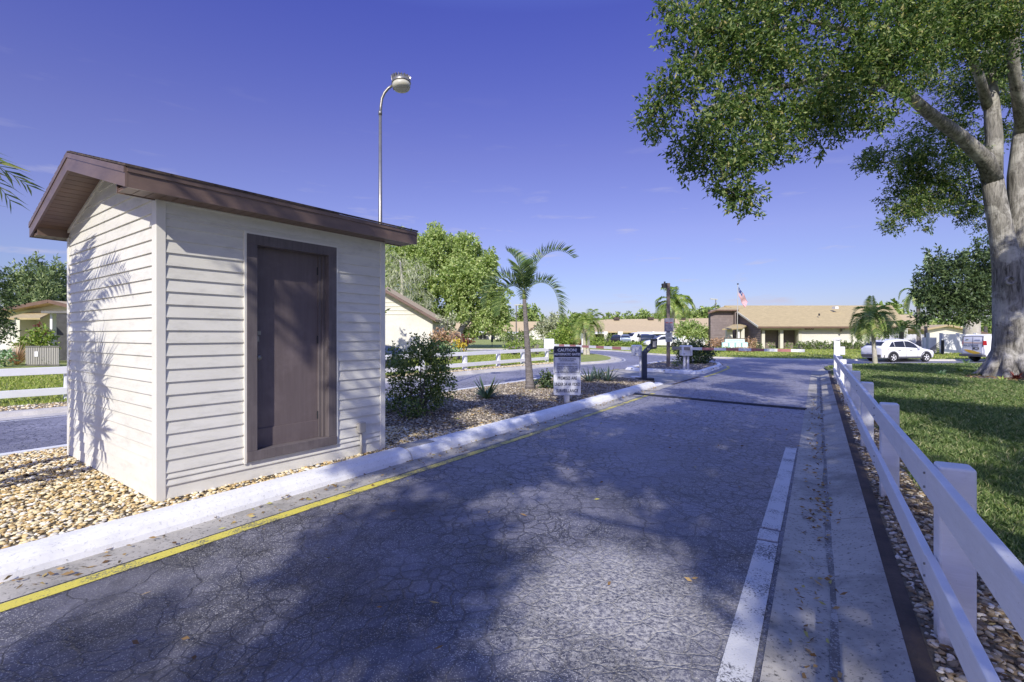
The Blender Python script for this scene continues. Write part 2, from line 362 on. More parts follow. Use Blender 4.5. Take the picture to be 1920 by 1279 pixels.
def attach(o, parent):
    """children carry world-space vertices; cancel the ancestors' offset"""
    o.parent = parent; off = Vector((0, 0, 0)); p = parent
    while p is not None: off += p.location; p = p.parent
    o.location = -off
def np_mesh(name, verts, faces, mat, parent=None, smooth=False):
    """verts (n,3), faces (m,k) arrays"""
    verts = np.asarray(verts, dtype=np.float32); faces = np.asarray(faces, dtype=np.int32); k = faces.shape[1]
    me = bpy.data.meshes.new(name)
    me.vertices.add(len(verts)); me.vertices.foreach_set('co', verts.ravel())
    me.loops.add(faces.size); me.loops.foreach_set('vertex_index', faces.ravel())
    me.polygons.add(len(faces)); me.polygons.foreach_set('loop_start', np.arange(0, faces.size, k, dtype=np.int32))
    me.polygons.foreach_set('loop_total', np.full(len(faces), k, dtype=np.int32))
    if smooth: me.polygons.foreach_set('use_smooth', np.ones(len(faces), dtype=bool))
    me.materials.append(mat); me.update(calc_edges=True); me.validate()
    o = bpy.data.objects.new(name, me); COL.objects.link(o)
    if parent is not None: attach(o, parent)
    return o
def thing(name, label, cat, loc=(0, 0, 0), group=None):
    o = bpy.data.objects.new(name, None); COL.objects.link(o); o.location = (loc[0], loc[1], loc[2] if len(loc) > 2 else 0)
    o.empty_display_size = .2
    return tag(o, label, cat, group)
def tag(o, label, cat, group=None, kind=None):
    if label: o['label'] = label
    if cat: o['category'] = cat
    if group: o['group'] = group
    if kind: o['kind'] = kind
    return o
def structure(o, label=None): o['kind'] = 'structure'; o['label'] = label or o.name; return o
def kids(o): return [c for c in bpy.data.objects if c.parent == o]
def dup(o, label=None, parent=None, scale=None, loc=None, rotz=None):
    ch = kids(o); c = o.copy(); COL.objects.link(c); c.parent = parent
    if label: c['label'] = label
    if loc is not None: c.location = loc
    if scale is not None: c.scale = scale if isinstance(scale, (tuple, list)) else (scale,)*3
    if rotz is not None: c.rotation_euler = (0, 0, rotz)
    for k in ch: dup(k, None, c)
    return c
def text(name, s, size, mat, origin, right, up, parent, align='CENTER', bold=.0, xs=1.):
    cu = bpy.data.curves.new(name, 'FONT'); cu.body = s; cu.size = size; cu.align_x = align; cu.align_y = 'CENTER'; cu.offset = bold; cu.space_character = 1.02
    cu.resolution_u = 3
    to = bpy.data.objects.new(name, cu); COL.objects.link(to)
    bpy.context.view_layer.update()
    me = bpy.data.meshes.new_from_object(to.evaluated_get(bpy.context.evaluated_depsgraph_get()))
    bpy.data.objects.remove(to)
    r = Vector(right).normalized(); u = Vector(up).normalized(); n = r.cross(u); og = Vector(origin)
    for v in me.vertices: v.co = og+r*(v.co.x*xs)+u*v.co.y+n*v.co.z
    me.materials.clear(); me.materials.append(mat)
    o = bpy.data.objects.new(name, me); COL.objects.link(o)
    if parent is not None: attach(o, parent)
    return o

# ------------------------------------------------------------------ foliage, pebbles, blades
def unit(a): return a/np.maximum(np.linalg.norm(a, axis=1, keepdims=True), 1e-9)
def leaf_quads(p, d, ln, wd, fold=.25):
    """diamond leaves: base p, direction d, arrays of length and width"""
    n = len(p); r = RNG.normal(size=(n, 3)); s = unit(np.cross(d, r)); nr = np.cross(s, d)
    ln = np.broadcast_to(ln, n)[:, None]; wd = np.broadcast_to(wd, n)[:, None]
    mid = p+d*ln*.5-nr*wd*fold
    V = np.stack([p, mid+s*wd*.5, p+d*ln, mid-s*wd*.5], 1).reshape(-1, 3)
    Fc = np.arange(n*4).reshape(-1, 4); return V, Fc
def cluster_leaves(cl, per, ln, wd, twigs=9, spread=.28, droop=.25, shell=.55):
    """cl = [(centre, (rx,ry,rz))]; per = twigs per square metre of cluster surface"""
    P = []; D = []
    for c, r in cl:
        r = np.array(r if hasattr(r, '__len__') else (r, r, r), float)
        k = max(3, int(per*4*math.pi*float(np.mean(r*r)**1.0)))
        dr = unit(RNG.normal(size=(k, 3)))
        rad = (shell+(1-shell)*RNG.random((k, 1))**.6)*(1+.16*RNG.normal(size=(k, 1)))
        base = np.array(c)+dr*r*rad
        tw = unit(dr+.7*RNG.normal(size=(k, 3))+np.array([0, 0, -droop]))
        for j in range(twigs):
            P.append(base+tw*(spread*(j/twigs))+RNG.normal(size=(k, 3))*spread*.10)
            D.append(unit(tw*.7+RNG.normal(size=(k, 3))*.75+np.array([0, 0, -droop*.5])))
    P = np.concatenate(P); D = np.concatenate(D); n = len(P)
    return leaf_quads(P, D, ln*(.7+.6*RNG.random(n)), wd*(.7+.6*RNG.random(n)))
def clump(cl, k=6, f=.5, seed=3):
    r = random.Random(seed); out = []
    for c, rad in cl:
        q = rad if not hasattr(rad, '__len__') else rad[0]
        for i in range(k):
            d = Vector((r.gauss(0, 1), r.gauss(0, 1), r.gauss(0, 1))).normalized()*q*r.uniform(.35, .8)
            out.append(((c[0]+d.x, c[1]+d.y, c[2]+d.z), q*f*r.uniform(.7, 1.15)))
    return out
def icosphere(sub):
    t = (1+5**.5)/2
    v = [(-1, t, 0), (1, t, 0), (-1, -t, 0), (1, -t, 0), (0, -1, t), (0, 1, t), (0, -1, -t), (0, 1, -t), (t, 0, -1), (t, 0, 1), (-t, 0, -1), (-t, 0, 1)]
    f = [(0, 11, 5), (0, 5, 1), (0, 1, 7), (0, 7, 10), (0, 10, 11), (1, 5, 9), (5, 11, 4), (11, 10, 2), (10, 7, 6), (7, 1, 8), (3, 9, 4), (3, 4, 2), (3, 2, 6), (3, 6, 8), (3, 8, 9), (4, 9, 5), (2, 4, 11), (6, 2, 10), (8, 6, 7), (9, 8, 1)]
    v = [Vector(p).normalized() for p in v]
    for _ in range(sub):
        cache = {}; nf = []
        def md(a, b):
            k = (min(a, b), max(a, b))
            if k not in cache: cache[k] = len(v); v.append((v[a]+v[b]).normalized())
            return cache[k]
        for a, b, c in f:
            x, y, z = md(a, b), md(b, c), md(c, a); nf += [(a, x, z), (b, y, x), (c, z, y), (x, y, z)]
        f = nf
    return np.array([tuple(p) for p in v]), np.array(f)
def pebbles(name, pts, size, mat, label, sub=1, parent=None):
    bv, bf = icosphere(sub); n = len(pts); m = len(bv)
    sc = size*(.55+.9*RNG.random((n, 1))**1.6)*np.stack([1+.5*RNG.random(n), .8+.3*RNG.random(n), .40+.22*RNG.random(n)], 1)
    wob = 1+.10*RNG.normal(size=(n, m, 1))
    V = bv[None]*sc[:, None, :]*wob
    a = RNG.random(n)*6.283; b = RNG.normal(size=n)*.35
    ca, sa, cb, sb = np.cos(a)[:, None], np.sin(a)[:, None], np.cos(b)[:, None], np.sin(b)[:, None]
    x, y, z = V[..., 0], V[..., 1], V[..., 2]
    y, z = y*cb-z*sb, y*sb+z*cb; x, y = x*ca-y*sa, x*sa+y*ca
    V = np.stack([x, y, z], -1)+np.asarray(pts)[:, None, :]
    Fc = (bf[None]+(np.arange(n)*m)[:, None, None]).reshape(-1, 3)
    o = np_mesh(name, V.reshape(-1, 3), Fc, mat, parent, smooth=True)
    return tag(o, label, 'gravel', kind='stuff')
def inpoly(P, poly):
    x, y = P[:, 0], P[:, 1]; c = np.zeros(len(P), bool); n = len(poly)
    for i in range(n):
        x0, y0 = poly[i]; x1, y1 = poly[(i+1) % n]
        if y0 == y1: continue
        t = ((y0 > y) != (y1 > y)) & (x < (x1-x0)*(y-y0)/(y1-y0)+x0); c ^= t
    return c
def scatter(poly, n, holes=(), dmin=None, dmax=None, power=0.):
    """random points inside a ground polygon; power>0 thins them with distance from the eye"""
    a = np.array(poly); lo = a.min(0); hi = a.max(0); out = []; got = 0; tries = 0
    while got < n and tries < 400:
        tries += 1
        P = lo+(hi-lo)*RNG.random((n, 2)); k = inpoly(P, poly)
        for h in holes: k &= ~inpoly(P, h)
        if power:
            d = np.linalg.norm(P, axis=1); k &= RNG.random(n) < np.clip((3.2/np.maximum(d, 1e-3))**power, 0, 1)
        P = P[k]; out.append(P); got += len(P)
    return np.concatenate(out)[:n]
def blades(name, P, z, hgt, wid, mat, label, far=7.):
    n = len(P); d = np.linalg.norm(P, axis=1); k = np.clip(d/far, 1, 6)[:, None]
    a = RNG.random(n)*6.283; s = np.stack([np.cos(a), np.sin(a), np.zeros(n)], 1)
    lean = RNG.normal(size=(n, 3))*np.array([.45, .45, 0]); hh = hgt*(.5+.9*RNG.random((n, 1)))*np.clip(k, 1, 1.5)
    w = wid*k*(.7+.6*RNG.random((n, 1)))
    b = np.concatenate([P, np.full((n, 1), z)], 1)
    m = b+lean*hh*.4+np.array([0, 0, 1])*hh*.65; t = b+lean*hh*1.3+np.array([0, 0, 1])*hh
    V = np.stack([b-s*w/2, b+s*w/2, m+s*w*.4, t, m-s*w*.4], 1).reshape(-1, 3)
    o = np_mesh(name, V, np.arange(n*5).reshape(-1, 5), mat)
    return tag(o, label, 'grass', kind='stuff')
def straps(base, n, ln, wd, curve=.5, up=(.35, 1.3), seg=5, width_mid=.35):
    """rosette of long narrow leaves -> V,F (one strip each)"""
    V = []; Fc = []; base = Vector(base)
    for i in range(n):
        az = random.random()*6.283; el = random.uniform(*up); l = ln*random.uniform(.6, 1.1); w = wd*random.uniform(.7, 1.2)
        d = Vector((math.cos(az)*math.cos(el), math.sin(az)*math.cos(el), math.sin(el))); sd = Vector((-math.sin(az), math.cos(az), 0))
        p = base+Vector((math.cos(az), math.sin(az), 0))*wd*.6; o = len(V)
        for k in range(seg+1):
            t = k/seg; ww = w*(1-max(0, (t-width_mid)/(1-width_mid))**1.5)*(.6+.4*min(1, t/width_mid))
            V += [tuple(p-sd*ww/2), tuple(p+sd*ww/2)]
            d = (d+Vector((0, 0, -curve/seg))).normalized(); p = p+d*(l/seg)
        # strip of quads
        Fc += [(o+2*k, o+2*k+1, o+2*k+3, o+2*k+2) for k in range(seg)]
    return V, Fc
def frond(origin, az, el, ln, curve, leaflet, mat_leaf, parent, nleaf=34, hang=.35, wid=.03, vee=.5, twist=0., name='frond', keep=.12, thick=.012, bend_end=1.):
    """feather palm frond: rachis plus leaflets in one mesh"""
    p = Vector(origin); d = Vector((math.cos(az)*math.cos(el), math.sin(az)*math.cos(el), math.sin(el)))
    seg = 16; pts = [p.copy()]; dirs = [d.copy()]
    for k in range(seg):
        t = k/seg
        d = (d+Vector((0, 0, -1))*curve/seg*(.5+bend_end*t*1.5)).normalized(); p = p+d*(ln/seg); pts.append(p.copy()); dirs.append(d.copy())
    mb = MB(); mb.tube(pts, [thick*(1-.8*i/seg) for i in range(seg+1)], 5, False); mb.cur = 1
    for j in range(nleaf):
        t = keep+(1-keep)*j/(nleaf-1); f = t*seg; i = min(int(f), seg-1); q = pts[i].lerp(pts[i+1], f-i); dd = dirs[i]
        side = dd.cross(Vector((0, 0, 1)))
        side = side.normalized() if side.length > .05 else Vector((-math.sin(az), math.cos(az), 0))
        upv = side.cross(dd).normalized()
        L_ = leaflet*(.55+.9*math.sin(math.pi*min(1, (t-keep)/(1-keep)*.85+.13)))*.72*random.uniform(.88, 1.1)
        for sg in (-1, 1):
            v = (side*sg+upv*(vee+random.uniform(-.12, .12))+dd*.65+Vector((0, 0, -hang*.2))).normalized()
            w = wid*random.uniform(.8, 1.2); a = q; m = a+v*L_*.5; v2 = (v+Vector((0, 0, -hang))).normalized(); e = m+v2*L_*.5
            ws = dd*w/2
            mb.add([a-ws*.5, a+ws*.5, m+ws, e, m-ws], [(0, 1, 2, 3, 4)])
    return mb.build(name, [M['rachis'], mat_leaf], parent, fix=False)
TINT = [(0., (.54, .52, .74)), (.1, (.63, .57, .80)), (.2, (.80, .60, .86)), (.34, (.78, .555, .92)), (.55, (.60, .465, 1.10)), (.68, (1.2, 1.05, 1.85)), (.9, (2.4, 2.25, 3.1))]  # top stops brighten the sky overhead as added fill light
CLOUD = (4.0, 3.9, 5.0); WSTR = .15
# ================================================================== ground, roads, kerbs
E_ = (.5306, .8476); N_ = (.8476, -.5306); O_ = (-.266, 0.)
def R(s, t, z=None):
    p = (O_[0]+E_[0]*s+N_[0]*t, O_[1]+E_[1]*s+N_[1]*t)
    return p if z is None else (p[0], p[1], z)
def offset(path, o):
    P = [Vector((p[0], p[1])) for p in path]; out = []
    for i in range(len(P)):
        d = (P[min(i+1, len(P)-1)]-P[max(i-1, 0)]).normalized(); out.append((P[i].x-d.y*o, P[i].y+d.x*o))
    return out
def dense(path, step=1.5, wob=0., seed=0):
    r = random.Random(seed); out = []
    for a, b in zip(path, path[1:]):
        n = max(1, int(math.dist(a, b)/step))
        for k in range(n): out.append((a[0]+(b[0]-a[0])*k/n+r.uniform(-wob, wob), a[1]+(b[1]-a[1])*k/n+r.uniform(-wob, wob)))
    out.append(path[-1]); return out
def smooth(path, it=2):
    P = [tuple(p) for p in path]
    for _ in range(it):
        Q = [P[0]]
        for a, b in zip(P, P[1:]): Q += [(.75*a[0]+.25*b[0], .75*a[1]+.25*b[1]), (.25*a[0]+.75*b[0], .25*a[1]+.75*b[1])]
        P = Q+[P[-1]]
    return P
structure(MB().sheet([(-900, -300), (900, -300), (900, 1500), (-900, 1500)], 0.).build('ground', M['lawn']))
leftpath = smooth([(-24, -12), (-16, 0), (-9.85, 9.38), (-9.25, 9.96), (-2.73, 18.77), (2.07, 25.24), (3.9, 26.62), (5.51, 28.15), (6.53, 30.5), (7.08, 34.45), (6.79, 39.57), (5.5, 43), (2, 45.5), (-5, 47), (-20, 48), (-60, 50)], 2)
farpath = smooth([(-60, 56), (-20, 54), (0, 53), (7, 52), (9.8, 48), (10.65, 43.7), (11.3, 39.2), (12.44, 36.6), (13.71, 33.4), (16.54, 31.2), (19.79, 30.2), (25.8, 29.9), (29, 29.9), (60, 29.9), (140, 29.9)], 2)
rightpath = [R(-6, 0), R(4, 0), R(12, 0), R(20, 0)]+smooth([R(24, 0), R(27, 0), (15.4, 24.2), (17.5, 25.2), (21, 25.5), (60, 25.5), (140, 25.5)], 2)
asp = farpath+list(reversed(rightpath[:]))
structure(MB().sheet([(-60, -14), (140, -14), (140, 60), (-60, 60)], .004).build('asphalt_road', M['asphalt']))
lawnL = offset(leftpath, .25)
structure(MB().sheet(lawnL+[(-60, -12)], .085).build('left_lawn', M['lawn']))
lawnF = offset(farpath, .2)
structure(MB().sheet(lawnF+[(400, 30), (400, 700), (-400, 700), (-400, 56)], .085).build('far_lawn', M['lawn']))
edgeR = [R(-6, 1.45), R(3, 1.45), R(4.4, 1.43), R(5.4, 1.2), R(6.6, 1.12), R(8.5, 1.2), R(10, 1.12), R(13, 1.2), R(16, 1.25), R(20, 1.2), R(24, 1.0)]
lawnRin = [R(-6, .67), R(24, .67)]+offset(rightpath[4:], -.2)[8:]
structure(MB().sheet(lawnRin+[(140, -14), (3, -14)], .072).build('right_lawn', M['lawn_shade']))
# kerbs
structure(MB().sweep(leftpath, [(-.42, .005), (-.05, .010), (.03, .085), (.10, .10), (.26, .10), (.26, 0)]).build('lane_kerb', M['kerbplain']))
structure(MB().sweep(farpath, [(-.35, .006), (-.05, .010), (.02, .085), (.09, .10), (.22, .10), (.22, 0)]).build('far_kerb', M['kerbplain']))
gp = [(0., .005), (-.001, .011), (-.15, .009), (-.29, .007), (-.31, .008), (-.40, .035), (-.50, .066), (-.57, .082), (-.59, .082), (-.59, .0)]
gm = MB(); s0 = -6.
for s1 in (1.6, 5.15, 8.4, 11.6, 14.8, 18., 21.2, 24.4):
    gm.sweep([R(s0, 0), R(s1-.008, 0)], gp); s0 = s1+.004
gm.sweep([R(s0, 0)]+offset(rightpath, 0)[14:], gp)
structure(gm.build('concrete_gutter', M['gutter']))
structure(MB().ribbon([R(-6+k*.5, .305+.012*math.sin(k*1.7)) for k in range(60)], -.022, .022, .0115).build('seam_dirt', marking('seam_dirt', (.13, .12, .11), (.38, .365, .34), .50)))
structure(MB().sweep([R(-6, -.59), R(24.5, -.59)] and [R(-6, .59), R(24.5, .59)], [(0, .0), (0, .078), (-.035, .084), (-.085, .080), (-.09, 0)]).build('edging_strip', M['edging']))
# painted kerb of the booth island
KP = [R(-6, -4.28), R(-1, -4.24), R(1, -4.22), R(3.3, -4.17), R(4.72, -4.14)]
KP2 = [R(4.74, -4.14), R(8, -4.05), R(12, -4.0), R(15.2, -3.98)]
prof = [(0, .004), (.012, .05), (.05, .105), (.10, .135), (.16, .146), (.25, .146), (.27, .13), (.27, 0)]
km = MB().sweep(KP, prof).sweep(KP2, prof)
P0 = R(15.2, -3.98); P1_ = R(16.0, -3.98)
km.sweep([R(15.2, -3.98), R(16.05, -3.98)], [(0, .004), (.012, .03), (.05, .05), (.10, .06), (.16, .065), (.25, .065), (.27, .05), (.27, 0)])
structure(km.build('island_kerb', M['kerbpaint'], smooth=False))
structure(MB().ribbon([R(-6, -4.28), R(1, -4.22), R(3.3, -4.17), R(8, -4.05), R(16, -3.98)], -.33, .02, .008).build('gutter_pan', M['gutter']))
structure(MB().ribbon([R(-6, -4.28), R(1, -4.22), R(3.3, -4.17), R(4.0, -4.16)], -.47, -.35, .0085).build('yellow_edge_line', M['yellow']))
structure(MB().ribbon([R(4.0, -4.16), R(5.0, -4.13), R(8, -4.05), R(13.5, -3.98)], -.47, -.36, .0085).build('worn_edge_line', M['yellow_worn']))
structure(MB().ribbon([R(16.2, -3.72), R(18, -3.65), R(19.6, -3.58)], -.05, .05, .0115).build('pad_joint_line', M['edging']))
structure(MB().prism([R(-4, -.17), R(4.36, -.17), R(4.36, -.03), R(-4, -.03)], .0, .012).prism([R(4.40, -.175), R(4.62, -.175), R(4.62, -.035), R(4.40, -.035)], 0, .013).prism([R(4.67, -.17), R(8.05, -.155), R(8.05, -.02), R(4.67, -.03)], 0, .012).build('white_edge_line', M['white_line']))
# pavement edge step across the lane, built as a low dark hump
hp = [R(12.85, -3.95), R(12.2, -2.6), R(11.9, -1.5), R(12.35, -.25)]
a0, a1 = G(1190, 740), G(1508, 768)
edge_step = [(a0[0]+(a1[0]-a0[0])*t+.02*math.sin(9*t), a0[1]+(a1[1]-a0[1])*t+.05*math.sin(5*t)) for t in [i/14 for i in range(15)]]
tag(MB().sweep(edge_step, [(-.09, .004), (-.06, .03), (-.02, .042), (.02, .042), (.06, .03), (.09, .004)]).build('pavement_step', M['rubber']),
    'low dark pavement edge step across the exit lane behind the barriers', 'rubber strip')
# booth island top
islIn = offset(KP+KP2, .25)
islandPoly = islIn+[R(16.0, -4.24), (4.0, 17.0), (3.1, 18.45), (.85, 16.64), (-.51, 14.64), (-1.68, 12.96), (-2.91, 11.18), (-6.04, 6.51), (-9.4, 1.4), (-13.5, -5.)]
structure(MB().prism(islandPoly, .0, .098).build('island_bed', M['bedsoil']))
backk = [(-13.5, -5.), (-9.4, 1.4), (-6.04, 6.51), (-2.91, 11.18), (-1.68, 12.96), (-.51, 14.64), (.85, 16.64), (3.1, 18.45)]
structure(MB().sweep(backk, [(-.10, 0), (-.10, .125), (.0, .13), (.07, .11), (.09, .004), (.09, 0)]).build('thin_kerb', M['whiteclean']))
# pad and second island
structure(MB().prism([(3.0, 18.5), (5.2, 22.9), (6.5, 20.5), (7.4, 19.1), (4.9, 15.75), (4.0, 16.95)], 0, .012).build('concrete_pad', M['gutter']))
isl2 = smooth([(5.15, 22.2), (5.5, 21.3), (6.62, 20.45), (7.42, 19.7), (7.9, 20.0), (9.3, 22.3), (10.4, 24.0), (11.2, 26.2), (10.9, 27.6), (9.9, 28.3), (8.4, 27.8), (6.6, 25.0)], 0)
isl2s = isl2
structure(MB().prism(offset(isl2s+[isl2s[0]], .15)[:-1], 0, .10).build('gate_island_bed', M['bedmulch']))
structure(MB().sweep(isl2s, [(0, .004), (.03, .09), (.08, .135), (.25, .14), (.27, .10), (.27, 0)], closed=True).build('gate_island_kerb', M['kerbpaint']))
structure(MB().ribbon([(7.35, 18.55), (8.9, 20.9), (10.4, 23.4), (11.0, 24.9)], -.06, .07, .0085).build('yellow_gate_line', M['yellow']))
structure(MB().ribbon([(3.6, 19.9), (4.4, 21.7), (5.0, 22.8)], -.06, .06, .0125).build('yellow_pad_line', M['yellow_worn']))
structure(MB().ribbon(offset(leftpath, -.62), -.05, .05, .008).build('white_lane_line', M['white_line']))
structure(MB().ribbon([q for q in offset(leftpath, .8) if q[1] < 27.5], -.53, .5, .092).build('verge_bed', M['bedsoil']))

# pebbles and litter
A = Vector((-3.17, 4.37)); U = Vector((.591, .8067)); V_ = Vector((-.8067, .591)); SL, SW = 2.504, 2.92
def S(a, b, z=0.): return Vector((A.x+U.x*a+V_.x*b, A.y+U.y*a+V_.y*b, z))
shedpoly = [tuple(S(a, b).xy) for a, b in ((-.0, -.0), (SL, 0), (SL, SW), (0, SW))]
near = [R(-.5, -4.50), R(3.3, -4.44), R(8.3, -4.36), (-.9, 7.6), (-2.0, 8.0), (-5.6, 7.1), (-6.0, 6.45), (-8.2, 3.2), (-5.5, .9)]
p = scatter(near, 23000, [shedpoly]); pebbles('river_rocks', np.concatenate([p, .10+.018*RNG.random((len(p), 1))], 1), .0145, M['pebble'], 'tan and white river rocks spread round the booth', 1)
far_ = [R(8.0, -4.32), R(15.9, -4.26), (4.0, 16.9), (3.0, 18.2), (.85, 16.5), (-1.68, 12.8), (-2.9, 11.1), (-4.7, 8.3), (-2.0, 7.9), (-1.0, 7.4)]
p = scatter(far_, 21000); pebbles('weathered_rocks', np.concatenate([p, .10+.012*RNG.random((len(p), 1))], 1), .019, M['pebble_dull'], 'dull grey gravel and bark in the planting bed', 0)
bedR = [R(-2, .69), R(22, .69)]+list(reversed(edgeR[1:-1]))+[R(-2, 1.42)]
p = scatter(bedR, 14000, power=.8); pebbles('fence_rocks', np.concatenate([p, .075+.012*RNG.random((len(p), 1))], 1), .0145, M['pebble_brown'], 'brown river rocks in a strip under the near fence', 1)
structure(MB().sheet([R(-6, .67)]+[R(22, .67)]+list(reversed(edgeR)), .0755).build('fence_bed', M['bedsoil']))
p = scatter([tuple(q) for q in isl2s], 1500); pebbles('gate_island_rocks', np.concatenate([p, np.full((len(p), 1), .105)], 1), .03, M['pebble_dull'], 'pale gravel on the small gate island', 0)
vb = offset(leftpath, .35)[4:26]+list(reversed(offset(leftpath, 1.25)[4:26]))
p = scatter(vb, 9000); pebbles('verge_rocks', np.concatenate([p, np.full((len(p), 1), .095)], 1), .02, M['pebble'], 'tan gravel strip along the entry lane kerb', 0)
def litter(name, P, z, sz, label):
    n = len(P); b = np.concatenate([P, np.full((n, 1), z)+.02*RNG.random((n, 1))], 1)
    a = RNG.random(n)*6.283; d = np.stack([np.cos(a), np.sin(a), .15*RNG.normal(size=n)], 1)
    V, Fc = leaf_quads(b, unit(d), sz*(.5+RNG.random(n)), sz*.4*(.5+RNG.random(n)), .15); V[:, 2] = np.maximum(V[:, 2], z)
    return tag(np_mesh(name, V, Fc, M['litter']), label, 'fallen leaves', kind='stuff')
litter('leaf_litter', scatter(far_, 2600), .115, .055, 'dry brown leaves scattered over the planting bed')
lanepoly = [R(0, -4.1), R(0, 0), R(14, 0), R(14, -4)]
litter('lane_leaves', np.concatenate([scatter(lanepoly, 110), scatter([R(0, -4.25), R(15, -4), R(15, -3.75), R(0, -3.9)], 420), scatter([R(1, .1), R(1, .35), R(15, .35), R(15, .1)], 380), scatter([R(5, .15), R(5, .45), R(5.7, .45), R(5.7, .15)], 60)]), .013, .05, 'dry leaves dropped along the lane gutters')
litter('bed_leaves', scatter(bedR, 700, power=.5), .10, .055, 'dry leaves among the rocks under the fence')
# grass blades
lr = [R(-1, 1.3), R(3, 1.40), R(4.4, 1.38), R(5.4, 1.16), R(6.6, 1.06), R(8.5, 1.15), R(10, 1.08), R(13, 1.15), R(24.5, 1.1), (15, 23.2), (17, 24.6), (20, 25.2), (27, 25.3), (31, 25.3), (26, 20), (12, 8.5), (4.2, 2.2)]
mulchring = [(18.3+2.6*math.cos(t), 16.7+1.7*math.sin(t)) for t in [i*.52 for i in range(12)]]
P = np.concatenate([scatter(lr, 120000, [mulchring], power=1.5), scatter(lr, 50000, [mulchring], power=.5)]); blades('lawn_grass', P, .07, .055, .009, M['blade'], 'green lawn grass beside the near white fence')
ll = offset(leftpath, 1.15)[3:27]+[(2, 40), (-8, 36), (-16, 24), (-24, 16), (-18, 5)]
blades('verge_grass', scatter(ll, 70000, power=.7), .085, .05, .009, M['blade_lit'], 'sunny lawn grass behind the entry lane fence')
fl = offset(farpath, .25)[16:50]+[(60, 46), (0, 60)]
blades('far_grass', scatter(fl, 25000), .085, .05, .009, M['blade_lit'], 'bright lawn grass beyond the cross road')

# ================================================================== guard booth
shed = thing('guard_booth', 'small cream lap-sided booth with brown door and shingled roof', 'booth', (A.x+U.x*1.25+V_.x*1.46, A.y+U.y*1.25+V_.y*1.46, .1))
shed.name = 'guard_booth'
EX = .1175; ZB = .115; WT = 2.82
def zt(b): return 2.976+(min(b, SW-b)+.28)*.284          # roof top surface
def course(mb, f, a0, a1, z0, z1, a0t=None, a1t=None):
    """one lapped board: f(a, out, z)"""
    a0t = a0 if a0t is None else a0t; a1t = a1 if a1t is None else a1t; h = z1-z0; o1 = .019; o2 = .004
    mb.add([f(a0, 0, z0), f(a1, 0, z0), f(a1, o1, z0), f(a0, o1, z0), f(a0, o1-.001, z0+.010), f(a1, o1-.001, z0+.010), f(a1t, o2, z1), f(a0t, o2, z1)],
           [(0, 1, 2, 3), (3, 2, 5, 4), (4, 5, 6, 7)])
def wall(name, f, length, gable=False, hole=None, parent=shed, corner=.05):
    mb = MB(); k = 0; z = ZB
    while z < 3.5:
        z1 = z+EX
        if not gable and z >= WT-.01: break
        if not gable: z1 = min(z1, WT)
        lo, hi = corner, length-corner
        if gable and z1 > WT:
            def ext(zz): return max(0., (zz+.17-2.976)/.284-.28)
            if ext(z) >= length/2-.02: break
            e0, e1 = max(corner, ext(z)), min(max(corner, ext(z1)), length/2)
            course(mb, f, e0, length-e0, z, z1, e1, length-e1)
        elif hole and z1 > hole[2] and z < hole[3]:
            za, zb = z, z1
            if z < hole[2]: course(mb, f, lo, hi, z, hole[2]); za = hole[2]
            if z1 > hole[3]: course(mb, f, lo, hi, hole[3], z1); zb = hole[3]
            course(mb, f, lo, hole[0], za, zb); course(mb, f, hole[1], hi, za, zb)
        else: course(mb, f, lo, hi, z, z1)
        z = z1
    return mb.build(name, M['siding'], parent)
D0, D1, DZ0, DZ1 = .758, 1.793, .305, 2.635
wall('siding', lambda a, o, z: S(a, -o, z), SL, False, (D0-.02, D1+.02, DZ0-.01, DZ1+.02))
wall('siding', lambda a, o, z: S(-o, a, z), SW, True)
wall('siding', lambda a, o, z: S(SL+o, a, z), SW, True)
wall('siding', lambda a, o, z: S(a, SW+o, z), SL)
cm = MB()
cm.prism([tuple(S(a, b).xy) for a, b in ((.0, .13), (SL, .13), (SL, SW), (0, SW))], .06, WT+.08)
cm.prism([tuple(S(a, b).xy) for a, b in ((.0, .0), (D0+.06, 0), (D0+.06, .13), (0, .13))], .06, WT+.08)
cm.prism([tuple(S(a, b).xy) for a, b in ((D1-.06, .0), (SL, 0), (SL, .13), (D1-.06, .13))], .06, WT+.08)
cm.prism([tuple(S(a, b).xy) for a, b in ((D0+.06, .0), (D1-.06, 0), (D1-.06, .13), (D0+.06, .13))], DZ1-.06, WT+.08)
cm.prism([tuple(S(a, b).xy) for a, b in ((D0+.06, .0), (D1-.06, 0), (D1-.06, .13), (D0+.06, .13))], .06, DZ0+.06)
for aa in (.002, SL-.03):
    cm.add([S(aa, 0, WT+.08), S(aa+.028, 0, WT+.08), S(aa+.028, SW, WT+.08), S(aa, SW, WT+.08), S(aa, SW/2, 3.29), S(aa+.028, SW/2, 3.29)], [(0, 4, 3), (1, 2, 5), (0, 1, 5, 4), (3, 4, 5, 2)])
cm.build('wall', M['trim'], shed)
for a, b, nm in ((0, 0, 1), (SL, 0, 2), (0, SW, 3), (SL, SW, 4)):
    sa = 1 if a else -1; sb = 1 if b else -1; w = .085 if (a == 0 and b == 0) else .06
    m = MB()
    m.prism([tuple(S(a+sa*.022, b+sb*.022).xy), tuple(S(a+sa*.022, b-sb*w).xy), tuple(S(a+sa*.002, b-sb*w).xy), tuple(S(a+sa*.002, b+sb*.002).xy), tuple(S(a-sa*.055, b+sb*.002).xy), tuple(S(a-sa*.055, b+sb*.022).xy)], .10, WT-.01)
    m.build('corner_trim', M['trim'], shed, bevel=.004)
def sb(mb, a0, a1, b0, b1, z0, z1): mb.hexa([S(a0, b0, z0), S(a1, b0, z0), S(a1, b1, z0), S(a0, b1, z0), S(a0, b0, z1), S(a1, b0, z1), S(a1, b1, z1), S(a0, b1, z1)])
